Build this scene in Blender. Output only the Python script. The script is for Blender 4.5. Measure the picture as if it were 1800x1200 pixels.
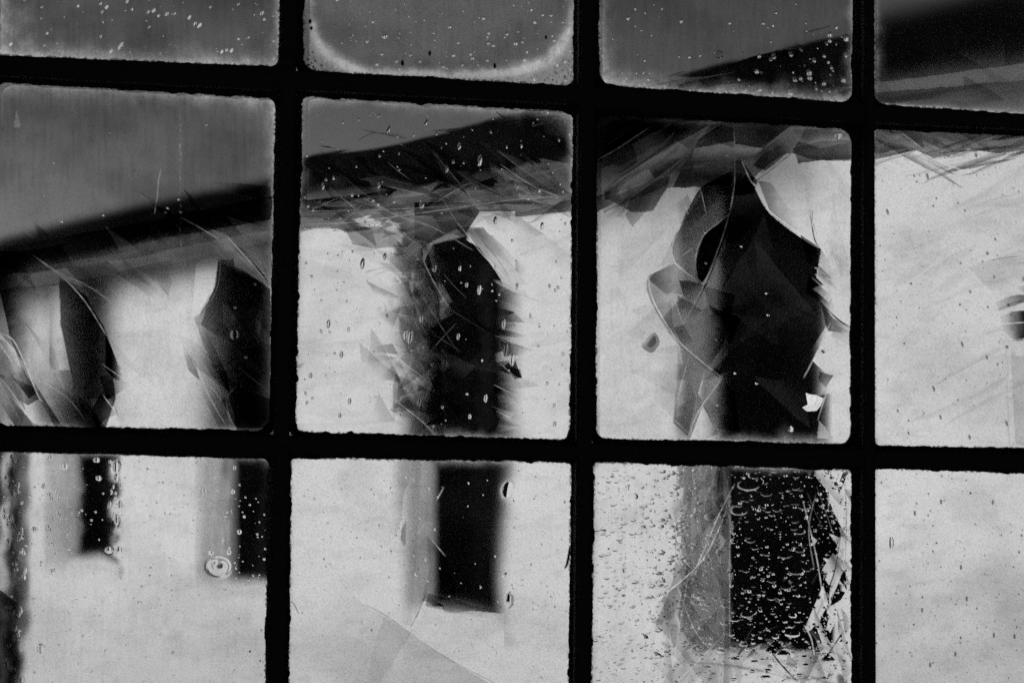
import bpy, bmesh, math, random
import numpy as np
from math import sin, cos, radians, pi

C = bpy.context.scene.collection
scene = bpy.context.scene
for o in list(bpy.data.objects):
    bpy.data.objects.remove(o)

# ------------------------------------------------------------------ camera
FPX = 2500.0                                  # focal length in photo pixels (1800 wide)
YAW, PIT = radians(9), radians(2.4)
cd = bpy.data.cameras.new('camera'); cam = bpy.data.objects.new('camera', cd); C.objects.link(cam)
cam.location = (0, 0, 0); cam.rotation_euler = (radians(90) + PIT, 0, -YAW)
cd.sensor_width = 36; cd.lens = 36 * FPX / 1800; cd.clip_start = .01; cd.clip_end = 5000
cd.dof.use_dof = True; cd.dof.focus_distance = .86; cd.dof.aperture_fstop = 22
scene.camera = cam
# ------------------------------------------------------------------ world, sun, exposure
SUN = np.array([-1.0, .34, .40]); SUN /= np.linalg.norm(SUN)
w = bpy.data.worlds.new('World'); scene.world = w; w.use_nodes = True
nt = w.node_tree; nt.nodes.clear()
sky = nt.nodes.new('ShaderNodeTexSky'); sky.sky_type = 'NISHITA'; sky.sun_disc = False; sky.air_density = .75; sky.dust_density = .3
sky.sun_elevation = math.asin(SUN[2]); sky.sun_rotation = math.atan2(SUN[0], SUN[1])
sep = nt.nodes.new('ShaderNodeSeparateColor'); bw = nt.nodes.new('ShaderNodeCombineColor')
bg = nt.nodes.new('ShaderNodeBackground'); bg.inputs[1].default_value = .057
wo = nt.nodes.new('ShaderNodeOutputWorld')
nt.links.new(sky.outputs[0], sep.inputs[0])
for i in range(3): nt.links.new(sep.outputs[0], bw.inputs[i])      # black and white film behind a red filter
nt.links.new(bw.outputs[0], bg.inputs[0]); nt.links.new(bg.outputs[0], wo.inputs[0])
sl = bpy.data.lights.new('sun', 'SUN'); sl.energy = 4.1; sl.angle = radians(.5); sl.color = (1, 1, 1)
so = bpy.data.objects.new('sun', sl); C.objects.link(so)
import mathutils
so.rotation_euler = mathutils.Vector(SUN).to_track_quat('Z', 'Y').to_euler(); so.location = (-6, 3, 6)
vs = scene.view_settings; vs.view_transform = 'Standard'; vs.look = 'None'; vs.exposure = 0; vs.gamma = 1
vs.use_curve_mapping = False
cy = scene.cycles
cy.max_bounces = 10; cy.transmission_bounces = 8; cy.diffuse_bounces = 4; cy.glossy_bounces = 2
cy.caustics_reflective = False; cy.caustics_refractive = False; cy.use_denoising = False
cy.filter_glossy = 0.0; cy.sample_clamp_indirect = 4

# ------------------------------------------------------------------ geometry of the view (used to lay out the old window)
fw = np.array([sin(YAW) * cos(PIT), cos(YAW) * cos(PIT), sin(PIT)])
rt = np.array([cos(YAW), -sin(YAW), 0.]); up = np.cross(rt, fw)
GY = .80                                     # distance of the glass
def to_plane(x, y, Y=GY):
    """photo pixel(s) -> X, Z on the vertical plane at distance Y"""
    x = np.asarray(x, float); y = np.asarray(y, float)
    r = [fw[i] * FPX + rt[i] * (x - 900) - up[i] * (y - 600) for i in range(3)]
    k = Y / r[1]
    return r[0] * k, r[2] * k

# ------------------------------------------------------------------ noise
def vnoise(x, y, seed=0):
    x = np.asarray(x, float); y = np.asarray(y, float)
    xi = np.floor(x).astype(np.int64); yi = np.floor(y).astype(np.int64)
    fx = x - xi; fy = y - yi; fx = fx * fx * (3 - 2 * fx); fy = fy * fy * (3 - 2 * fy)
    def h(a, b):
        n = (a * 374761393 + b * 668265263 + seed * 1442695041) & 0x7fffffff
        n = ((n ^ (n >> 13)) * 1274126177) & 0x7fffffff
        n = ((n ^ (n >> 16)) * 60493) & 0x7fffffff
        return (n & 0xffff) / 65535.0
    return (h(xi, yi) * (1 - fx) + h(xi + 1, yi) * fx) * (1 - fy) + (h(xi, yi + 1) * (1 - fx) + h(xi + 1, yi + 1) * fx) * fy
def fbm(x, y, seed=0, o=4):
    s = 0; a = .5; t = 0
    for i in range(o):
        s = s + a * vnoise(x * 2 ** i, y * 2 ** i, seed + i * 17); t += a; a *= .5
    return s / t
def smooth(e0, e1, x):
    t = np.clip((x - e0) / (e1 - e0), 0, 1); return t * t * (3 - 2 * t)

# ------------------------------------------------------------------ materials
def material(name, col, rough=.6, spec=.3, noise=None, bump=0, scale=8, extra=None):
    m = bpy.data.materials.new(name); m.use_nodes = True
    n = m.node_tree.nodes; l = m.node_tree.links; b = n['Principled BSDF']
    b.inputs['Base Color'].default_value = (col, col, col, 1)
    b.inputs['Roughness'].default_value = rough; b.inputs['Specular IOR Level'].default_value = spec
    if noise or bump:
        g = n.new('ShaderNodeNewGeometry')
        t = n.new('ShaderNodeTexNoise'); t.inputs['Scale'].default_value = scale; t.inputs['Detail'].default_value = 8
        t.inputs['Roughness'].default_value = .62
        l.new(g.outputs['Position'], t.inputs['Vector'])
        if noise:
            r = n.new('ShaderNodeMapRange'); r.inputs['From Min'].default_value = .3; r.inputs['From Max'].default_value = .7
            r.inputs['To Min'].default_value = noise[0]; r.inputs['To Max'].default_value = noise[1]
            l.new(t.outputs['Fac'], r.inputs['Value']); l.new(r.outputs[0], b.inputs['Base Color'])
        if bump:
            bp = n.new('ShaderNodeBump'); bp.inputs['Strength'].default_value = bump; bp.inputs['Distance'].default_value = .01
            l.new(t.outputs['Fac'], bp.inputs['Height']); l.new(bp.outputs[0], b.inputs['Normal'])
    return m
M_wall = material('limewash', .8, .9, .1, (.72, .84), .5, 2.6)
M_reveal = material('limewash_reveal', .8, .9, .1, (.76, .84), .4, 5)
M_eave = material('tarred_board', .001, .9, .0, (.0006, .0016), .3, 9)
M_soffit = material('soffit_board', .34, .85, .05, (.24, .36), .3, 7)
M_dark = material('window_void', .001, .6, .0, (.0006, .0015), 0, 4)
M_joinery = material('dark_joinery', .0025, .8, .02, (.002, .0035), .2, 20)
M_ground = material('courtyard', .45, .95, .1, (.36, .52), .5, 1.2)
M_iron = material('black_iron', .003, .75, .08, (.002, .005), .5, 300)
M_putty = material('dried_putty', .003, .9, .05, (.0015, .005), .8, 500)
M_pipe = material('iron_pipe', .004, .8, .05, (.002, .006), .3, 12)
M_spot = material('bright_spot_white', .9, .5, .3, (.85, .92), .2, 600)

def glass_face(name):
    m = bpy.data.materials.new(name); m.use_nodes = True
    n = m.node_tree.nodes; l = m.node_tree.links; n.clear()
    r = n.new('ShaderNodeBsdfRefraction'); r.inputs['IOR'].default_value = 1.5; r.inputs['Roughness'].default_value = 0
    r.inputs['Color'].default_value = (.97, .97, .97, 1)
    o = n.new('ShaderNodeOutputMaterial'); l.new(r.outputs[0], o.inputs[0])
    return m
M_gfront = glass_face('glass_room_face')
def glass_rolled():
    """outer face of the glass: wavy, faceted and seeded (slope), dust and painted light (film), dirt and painted shade (grime)"""
    m = bpy.data.materials.new('glass_weather_face'); m.use_nodes = True
    n = m.node_tree.nodes; l = m.node_tree.links; n.clear()
    A = {}
    for k in ('slope', 'marks'):
        a = n.new('ShaderNodeAttribute'); a.attribute_name = k; A[k] = a
    g = n.new('ShaderNodeNewGeometry')
    f = n.new('ShaderNodeMath'); f.operation = 'MULTIPLY_ADD'; f.inputs[1].default_value = -2; f.inputs[2].default_value = 1
    l.new(g.outputs['Backfacing'], f.inputs[0])
    ad = n.new('ShaderNodeVectorMath'); ad.operation = 'ADD'; ad.inputs[1].default_value = (0, 1, 0)
    l.new(A['slope'].outputs['Vector'], ad.inputs[0])
    sc = n.new('ShaderNodeVectorMath'); sc.operation = 'SCALE'
    l.new(ad.outputs[0], sc.inputs[0]); l.new(f.outputs[0], sc.inputs['Scale'])
    nm = n.new('ShaderNodeVectorMath'); nm.operation = 'NORMALIZE'; l.new(sc.outputs[0], nm.inputs[0])
    sp = n.new('ShaderNodeSeparateXYZ'); l.new(A['marks'].outputs['Vector'], sp.inputs[0])
    r = n.new('ShaderNodeBsdfRefraction'); r.inputs['IOR'].default_value = 1.5
    r.inputs['Color'].default_value = (.97, .97, .97, 1)
    l.new(sp.outputs['Z'], r.inputs['Roughness']); l.new(nm.outputs[0], r.inputs['Normal'])
    t = n.new('ShaderNodeBsdfTranslucent'); t.inputs['Color'].default_value = (.95, .95, .95, 1)
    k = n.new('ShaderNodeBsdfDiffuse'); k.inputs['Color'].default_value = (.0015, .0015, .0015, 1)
    m1 = n.new('ShaderNodeMixShader'); m2 = n.new('ShaderNodeMixShader')
    l.new(sp.outputs['X'], m1.inputs[0]); l.new(r.outputs[0], m1.inputs[1]); l.new(t.outputs[0], m1.inputs[2])
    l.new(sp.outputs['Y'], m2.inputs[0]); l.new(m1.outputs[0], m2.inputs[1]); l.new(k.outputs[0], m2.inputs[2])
    o = n.new('ShaderNodeOutputMaterial'); l.new(m2.outputs[0], o.inputs[0])
    return m
M_gback = glass_rolled()

# ------------------------------------------------------------------ object helpers
def tag(o, label=None, cat=None, group=None, kind=None):
    if label: o['label'] = label
    if cat: o['category'] = cat
    if group: o['group'] = group
    if kind: o['kind'] = kind
    return o
def empty(name, loc, label, cat, group=None):
    o = bpy.data.objects.new(name, None); C.objects.link(o); o.location = loc; o.empty_display_size = .1
    return tag(o, label, cat, group)
def link(name, verts, faces, mat, parent=None, smooth_=False):
    me = bpy.data.meshes.new(name); me.from_pydata([tuple(map(float, v)) for v in verts], [], faces); me.update()
    for m in (mat if isinstance(mat, (list, tuple)) else [mat]): me.materials.append(m)
    o = bpy.data.objects.new(name, me); C.objects.link(o)
    if smooth_:
        for p in me.polygons: p.use_smooth = True
    if parent:
        o.parent = parent; o.matrix_parent_inverse = mathutils.Matrix.Translation(parent.location).inverted()
    return o

# ================================================================== THE HOUSE OPPOSITE
AZ = radians(9 - 46.7)
T = np.array([sin(AZ), cos(AZ), 0.]); N = np.array([-cos(AZ), sin(AZ), 0.])   # along the wall (away), outward normal
P0 = (fw * FPX - up * 100) / FPX * 6.2; P0[2] = 0
def W(s, d, z):                               # d = depth into the wall (negative: towards us)
    p = P0 + T * s - N * d; return (p[0], p[1], z)
GZ = -2.7
def prism(name, s0, s1, d0, d1, z0, z1, mat, parent, tilt=0., bev=0):
    v = [W(s, d, z + tilt * s) for s in (s0, s1) for d in (d0, d1) for z in (z0, z1)]
    f = [(0, 1, 3, 2), (4, 6, 7, 5), (0, 4, 5, 1), (2, 3, 7, 6), (0, 2, 6, 4), (1, 5, 7, 3)]
    o = link(name, v, f, mat, parent)
    bm = bmesh.new(); bm.from_mesh(o.data)
    bmesh.ops.recalc_face_normals(bm, faces=bm.faces)
    if bev: bmesh.ops.bevel(bm, geom=bm.edges[:], offset=bev, segments=2, affect='EDGES')
    bm.to_mesh(o.data); bm.free()
    return o
house = empty('house', W(0, 0, GZ), 'whitewashed house with tall dark windows and black eaves seen through the old glass', 'house')
WZ0, WZ1, WWD, WDEP = -.965, .80, .68, .27
wins = [(-.89 + 1.615 * i) for i in range(-2, 5)]       # far edge of each opening
S0, S1 = -6.0, 7.9
def ZTS(q): return 1.025 - .03 * q
sb = [S0] + sorted(sum([[a - WWD, a] for a in wins], [])) + [S1]
zb = [lambda q: GZ, lambda q: WZ0, lambda q: WZ1, ZTS]
vv, ff = [], []
def quad(a, b, c, d):
    i = len(vv); vv.extend([a, b, c, d]); ff.append((i, i + 1, i + 2, i + 3))
for i in range(len(sb) - 1):
    for j in range(3):
        if j == 1 and i % 2 == 1: continue
        quad(W(sb[i], 0, zb[j](sb[i])), W(sb[i], 0, zb[j + 1](sb[i])), W(sb[i + 1], 0, zb[j + 1](sb[i + 1])), W(sb[i + 1], 0, zb[j](sb[i + 1])))
# solid ends, back and top of the wall block
quad(W(S0, 0, GZ), W(S0, 0, ZTS(S0)), W(S0, 5, ZTS(S0)), W(S0, 5, GZ)); quad(W(S1, 0, GZ), W(S1, 5, GZ), W(S1, 5, ZTS(S1)), W(S1, 0, ZTS(S1)))
quad(W(S0, 5, GZ), W(S0, 5, ZTS(S0)), W(S1, 5, ZTS(S1)), W(S1, 5, GZ)); quad(W(S0, 0, ZTS(S0)), W(S1, 0, ZTS(S1)), W(S1, 5, ZTS(S1)), W(S0, 5, ZTS(S0)))
link('wall', vv, ff, M_wall, house)
for a in wins:
    b = a - WWD; D = .33 if abs(a + .89) < .1 else (.23 if abs(a - .725) < .1 else .19)
    vv, ff = [], []
    quad(W(a, 0, WZ0), W(a, D, WZ0), W(a, D, WZ1), W(a, 0, WZ1)); quad(W(b, 0, WZ0), W(b, D, WZ0), W(b, D, WZ1), W(b, 0, WZ1))
    quad(W(a, 0, WZ1), W(b, 0, WZ1), W(b, D, WZ1), W(a, D, WZ1)); quad(W(a, 0, WZ0), W(b, 0, WZ0), W(b, D, WZ0), W(a, D, WZ0))
    wf = link('window', vv, ff, M_reveal, house)
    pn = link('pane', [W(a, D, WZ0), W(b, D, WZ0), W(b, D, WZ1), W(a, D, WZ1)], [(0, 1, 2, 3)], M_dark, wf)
    vv, ff = [], []
    def bar(s0, s1, z0, z1, d0=D - .035, d1=D - .003):
        c = [W(s, d, z) for s in (s0, s1) for d in (d0, d1) for z in (z0, z1)]; i = len(vv); vv.extend(c)
        ff.extend([tuple(i + k for k in q) for q in [(0, 1, 3, 2), (4, 6, 7, 5), (0, 4, 5, 1), (2, 3, 7, 6), (0, 2, 6, 4), (1, 5, 7, 3)]])
    bar(b + .001, b + .045, WZ0, WZ1); bar(a - .045, a - .001, WZ0, WZ1)
    bar(b + .045, a - .045, WZ0, WZ0 + .05); bar(b + .045, a - .045, WZ1 - .05, WZ1)
    m_ = (a + b) / 2; bar(m_ - .018, m_ + .018, WZ0 + .05, WZ1 - .05, D - .03)
    for zz in (-.52, -.08, .36): bar(b + .045, m_ - .018, zz - .012, zz + .012, D - .028); bar(m_ + .018, a - .045, zz - .012, zz + .012, D - .028)
    link('window_frame', vv, ff, M_joinery, wf)
    prism('sill', b - .02, a + .02, -.018, D - .04, WZ0 - .03, WZ0 + .004, M_wall, wf)
TL = -.030; EO = .22
prism('fascia', S0, S1, -EO - .02, -EO, .985, 1.19, M_eave, house, TL)
prism('soffit', S0, S1, -EO, -.002, 1.015, 1.03, M_soffit, house, TL)
prism('gutter', S0, S1, -EO - .055, -EO - .023, .995, 1.06, M_eave, house, TL, .01)
prism('batten', S0, S1, -.05, -.003, .91, .945, M_soffit, house, TL)
prism('roof', S0 - .1, S1 + .1, -EO - .02, 5.1, 1.192, 1.215, M_eave, house, TL)

# drainpipe: own thing? it is fixed to the house wall: part of the house
def tube(name, pts, r, mat, parent, seg=20):
    vs_, fs = [], []
    for i, p in enumerate(pts):
        for k in range(seg):
            a = 2 * pi * k / seg; q = np.array(p[0]) + T * r * p[1] * cos(a) + N * r * p[1] * sin(a); vs_.append(q)
    for i in range(len(pts) - 1):
        for k in range(seg): fs.append((i * seg + k, i * seg + (k + 1) % seg, (i + 1) * seg + (k + 1) % seg, (i + 1) * seg + k))
    return link(name, vs_, fs, mat, parent, True)
SP = 4.53
zs = [GZ, -1.3, -1.3, -1.22, -1.22, .2, .2, .28, .28, .95]
rs = [1, 1, 1.25, 1.25, 1, 1, 1.25, 1.25, 1, 1]
tube('drainpipe', [(np.array(W(SP, -.10, z)), r) for z, r in zip(zs, rs)], .062, M_pipe, house)

# ground
g = link('ground', [(-400, -400, GZ), (400, -400, GZ), (400, 400, GZ), (-400, 400, GZ)], [(0, 1, 2, 3)], M_ground)
tag(g, kind='structure')

# ================================================================== THE OLD WINDOW WE LOOK THROUGH
#            TL          TR           BR           BL     (photo pixels; each hand-cut pane sits a little askew)
PANES = {
 (0, 0): [(-14, -420), (497, -408), (489, 118), (-10, 97)],
 (0, 1): [(537, -408), (1008, -396), (1008, 152), (533, 124)],
 (0, 2): [(1051, -396), (1502, -384), (1498, 181), (1053, 150)],
 (0, 3): [(1531, -384), (1948, -374), (1950, 212), (1536, 183)],
 (1, 0): [(-8, 145), (484, 173), (473, 757), (-12, 746)],
 (1, 1): [(532, 170), (1007, 197), (1000, 773), (519, 758)],
 (1, 2): [(1050, 202), (1497, 227), (1495, 780), (1047, 770)],
 (1, 3): [(1535, 227), (1950, 247), (1952, 789), (1536, 783)],
 (2, 0): [(-12, 793), (472, 806), (462, 1420), (-18, 1416)],
 (2, 1): [(512, 804), (1003, 812), (996, 1425), (505, 1420)],
 (2, 2): [(1044, 812), (1497, 826), (1497, 1430), (1036, 1425)],
 (2, 3): [(1536, 823), (1954, 836), (1956, 1434), (1535, 1430)],
}
RAD = {(0, 0): 14, (0, 1): 22, (0, 2): 24, (0, 3): 26, (1, 0): 24, (1, 1): 17, (1, 2): 22, (1, 3): 12, (2, 0): 14, (2, 1): 14, (2, 2): 10, (2, 3): 10}
JAG = {(0, 3): .8, (1, 3): .8, (1, 1): 1.6, (2, 1): 1.5, (2, 2): 1.5}

def outline(key):
    q = np.array(PANES[key], float); r0 = RAD[key]; rng = random.Random(hash(key) % 997 + 5)
    pts = []
    for i in range(4):
        a, b, c = q[i - 1], q[i], q[(i + 1) % 4]; r = r0 * rng.uniform(.75, 1.25)
        u = (a - b) / np.linalg.norm(a - b); v = (c - b) / np.linalg.norm(c - b)
        for k in range(9):
            t = k / 8; p = (1 - t) ** 2 * (b + u * r) + 2 * t * (1 - t) * b + t * t * (b + v * r)
            pts.append(p)
    pts = np.array(pts); out = []; nor = []
    for i in range(len(pts)):
        a, b = pts[i], pts[(i + 1) % len(pts)]; L = np.linalg.norm(b - a); n_ = max(1, int(L / 1.7))
        d = (b - a) / L; nn = np.array([d[1], -d[0]])
        for k in range(n_): out.append(a + (b - a) * k / n_); nor.append(nn)
    out = np.array(out); nor = np.array(nor)
    for _ in range(6): nor = (np.roll(nor, 1, 0) + nor + np.roll(nor, -1, 0)) / 3
    cum = np.arange(len(out)) * 1.7; sd = (key[0] * 4 + key[1]) * 31 + 3
    am = JAG.get(key, 1.1)
    j = (fbm(cum / 60, cum * 0, sd, 3) - .5) * 2.6 * am + (fbm(cum / 9, cum * 0 + 5, sd + 9, 3) - .5) * 1.7 * am + (fbm(cum / 2.6, cum * 0, sd + 3, 2) - .5) * .9 * am
    bite = smooth(.68, .9, vnoise(cum / 16, cum * 0 + 9, sd + 77)) * -1.6 * am
    return out, nor, out + nor * (j + bite)[:, None]      # nor points outwards

win = empty('latticed_window', (float(to_plane(960, 780)[0]), GY, float(to_plane(960, 1430)[1])),
            'old black iron window with twelve seeded and crazed glass panes', 'window')
def putty(key):
    base, nor, jag = outline(key)
    outer = base + nor * 15
    n = len(base); V = []
    for (P, Y) in ((jag, GY - .0006), (jag + nor * 2.5, GY - .0022), (outer, GY - .0075), (outer, GY + .0062), (jag + nor * 3, GY + .0052)):
        X, Z = to_plane(P[:, 0], P[:, 1])
        V += [(X[i], Y, Z[i]) for i in range(n)]
    F = []
    for L in range(5):
        a, b = L * n, ((L + 1) % 5) * n
        for i in range(n): F.append((a + i, a + (i + 1) % n, b + (i + 1) % n, b + i))
    return link('putty_bead', V, F, M_putty, win, True)
for key in PANES: putty(key)

def bar_mesh(name, poly, y0, y1, sub=26):
    """poly: 4 px corners TL TR BR BL; a hand forged bar with softened arrises"""
    X, Z = to_plane([p[0] for p in poly], [p[1] for p in poly])
    v = [(X[i], y0, Z[i]) for i in range(4)] + [(X[i], y1, Z[i]) for i in range(4)]
    f = [(0, 1, 2, 3), (7, 6, 5, 4), (0, 4, 5, 1), (1, 5, 6, 2), (2, 6, 7, 3), (3, 7, 4, 0)]
    o = link(name, v, f, M_iron, win)
    bm = bmesh.new(); bm.from_mesh(o.data); bmesh.ops.recalc_face_normals(bm, faces=bm.faces)
    bmesh.ops.bevel(bm, geom=bm.edges[:], offset=.0012, segments=3, affect='EDGES'); bm.to_mesh(o.data); bm.free()
    return o
g_ = 7
P_ = PANES
for c in range(3):                            # three upright bars, full height
    tl = P_[(0, c)][1]; tr = P_[(0, c + 1)][0]; br = P_[(2, c + 1)][3]; bl = P_[(2, c)][2]
    bar_mesh('vertical_muntin', [(tl[0] + g_, tl[1] - 10), (tr[0] - g_, tr[1] - 10), (br[0] - g_, br[1] + 10), (bl[0] + g_, bl[1] + 10)], GY - .011, GY + .0068)
for r in range(2):
    for c in range(4):                        # cross bars butted between them
        a = P_[(r, c)]; b = P_[(r + 1, c)]
        x0 = a[3][0] - (12 if c == 0 else 22); x1 = a[2][0] + (5 if c == 3 else 20)
        bar_mesh('horizontal_muntin', [(x0, a[3][1] + g_), (x1, a[2][1] + g_), (x1, b[1][1] - g_), (x0, b[0][1] - g_)], GY - .0105, GY + .0065)
tl, tr, br, bl = P_[(0, 0)][0], P_[(0, 3)][1], P_[(2, 3)][2], P_[(2, 0)][3]
FW = 90
bar_mesh('stile', [(tl[0] - FW, tl[1] - FW), (tl[0] - g_, tl[1] - FW), (bl[0] - g_, bl[1] + FW), (bl[0] - FW, bl[1] + FW)], GY - .02, GY + .0055)
bar_mesh('stile', [(tr[0] + g_, tr[1] - FW), (tr[0] + FW, tr[1] - FW), (br[0] + FW, br[1] + FW), (br[0] + g_, br[1] + FW)], GY - .02, GY + .0055)
bar_mesh('top_rail', [(tl[0] - g_ + 1, tl[1] - FW), (tr[0] + g_ - 1, tr[1] - FW), (tr[0] + g_ - 1, tr[1] - g_), (tl[0] - g_ + 1, tl[1] - g_)], GY - .019, GY + .0053)
bar_mesh('bottom_rail', [(bl[0] - g_ + 1, bl[1] + g_), (br[0] + g_ - 1, br[1] + g_), (br[0] + g_ - 1, br[1] + FW), (bl[0] - g_ + 1, bl[1] + FW)], GY - .019, GY + .0053)

# ------------------------------------------------------------------ glass panes
K_ = 1.0 / (FPX * .5 * .87)                   # slope that bends the view by one photo pixel
class Pane:
    def __init__(s, key):
        s.key = key; q = np.array(PANES[key], float); m = 9
        x0, x1 = q[:, 0].min() - m, q[:, 0].max() + m; y0, y1 = q[:, 1].min() - m, q[:, 1].max() + m
        def axis(a, b, lo, hi, st=(.95 if key in ((1, 1), (2, 0), (2, 2), (0, 0)) else 1.25), co=9.):
            v = [np.arange(a, max(a, lo), co)] if a < lo else []
            v.append(np.arange(max(a, lo), min(b, hi), st))
            if b > hi: v.append(np.arange(hi, b, co))
            v = np.concatenate(v + [np.array([b])]); return v
        s.xs = axis(x0, x1, -12, 1812); s.ys = axis(y0, y1, -12, 1212)
        s.X, s.Y = np.meshgrid(s.xs, s.ys)
        z = np.zeros_like(s.X); s.dx = z.copy(); s.dy = z.copy(); s.F = z.copy(); s.K = z.copy(); s.R = z.copy()
    def build(s, label=None):
        X, Z = to_plane(s.X, s.Y, GY + .004)
        ny, nx = X.shape; nv = nx * ny
        co = np.empty((nv + 4, 3), np.float32)
        co[:nv, 0] = X.ravel(); co[:nv, 1] = GY + .004; co[:nv, 2] = Z.ravel()
        cx = [s.xs[0], s.xs[-1], s.xs[-1], s.xs[0]]; cyy = [s.ys[0], s.ys[0], s.ys[-1], s.ys[-1]]
        Xf, Zf = to_plane(cx, cyy, GY + .004)
        co[nv:, 0] = Xf; co[nv:, 1] = GY; co[nv:, 2] = Zf
        i = np.arange(nv).reshape(ny, nx); a = i[:-1, :-1].ravel(); b = i[:-1, 1:].ravel(); c = i[1:, 1:].ravel(); d = i[1:, :-1].ravel()
        quads = np.stack([a, b, c, d], 1)
        nq = len(quads)
        # front face and four closing sides
        t0, t1, t2, t3 = nv, nv + 1, nv + 2, nv + 3
        c00, c01, c11, c10 = i[0, 0], i[0, -1], i[-1, -1], i[-1, 0]
        ext = np.array([[t0, t3, t2, t1], [c00, t0, t1, c01], [c01, t1, t2, c11], [c11, t2, t3, c10], [c10, t3, t0, c00]])
        allq = np.concatenate([quads, ext]).astype(np.int32)
        me = bpy.data.meshes.new('glass_pane')
        me.vertices.add(nv + 4); me.vertices.foreach_set('co', co.ravel())
        me.loops.add(allq.size); me.loops.foreach_set('vertex_index', allq.ravel())
        me.polygons.add(len(allq)); me.polygons.foreach_set('loop_start', np.arange(0, allq.size, 4, dtype=np.int32))
        try: me.polygons.foreach_set('loop_total', np.full(len(allq), 4, np.int32))
        except Exception: pass
        mi = np.zeros(len(allq), np.int32); mi[nq:] = 1
        me.materials.append(M_gback); me.materials.append(M_gfront)
        me.polygons.foreach_set('material_index', mi)
        me.update(calc_edges=True); me.polygons.foreach_set('use_smooth', np.zeros(len(allq), bool))
        sx = np.clip(s.dx, -900, 900) * -K_; sy = np.clip(s.dy, -900, 900) * K_     # px down = world -z ; D = -(n-1) f slope
        at = me.attributes.new('slope', 'FLOAT_VECTOR', 'POINT'); v = np.zeros((nv + 4, 3), np.float32)
        v[:nv, 0] = sx.ravel(); v[:nv, 2] = sy.ravel(); at.data.foreach_set('vector', v.ravel())
        at = me.attributes.new('marks', 'FLOAT_VECTOR', 'POINT'); v = np.zeros((nv + 4, 3), np.float32)
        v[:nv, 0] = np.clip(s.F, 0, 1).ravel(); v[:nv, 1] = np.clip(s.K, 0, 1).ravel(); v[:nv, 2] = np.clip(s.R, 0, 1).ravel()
        at.data.foreach_set('vector', v.ravel())
        o = bpy.data.objects.new('glass_pane', me); C.objects.link(o); o.parent = win
        o.matrix_parent_inverse = mathutils.Matrix.Translation(win.location).inverted()
        if label: o['label'] = label
        return o
WHITE, DARK, SKYP = (1090, 640), (1360, 640), (200, 100)
def inside(pts, X, Y):
    c = np.zeros(X.shape, bool); n = len(pts); j = n - 1
    for i in range(n):
        xi, yi = pts[i]; xj, yj = pts[j]
        if yi != yj: c ^= ((yi > Y) != (yj > Y)) & (X < (xj - xi) * (Y - yi) / (yj - yi) + xi)
        j = i
    return c
def curve(pts, n=8, closed=False):
    p = np.array(pts, float); out = []; m = len(p)
    for i in range(m if closed else m - 1):
        if closed: a, b, c, d = p[i - 1], p[i], p[(i + 1) % m], p[(i + 2) % m]
        else: a, b, c, d = p[max(i - 1, 0)], p[i], p[i + 1], p[min(i + 2, m - 1)]
        for k in range(n):
            t = k / n
            out.append(.5 * ((2 * b) + (c - a) * t + (2 * a - 5 * b + 4 * c - d) * t * t + (3 * b - a - 3 * c + d) * t ** 3))
    if not closed: out.append(p[-1])
    return [tuple(q) for q in out]
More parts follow.
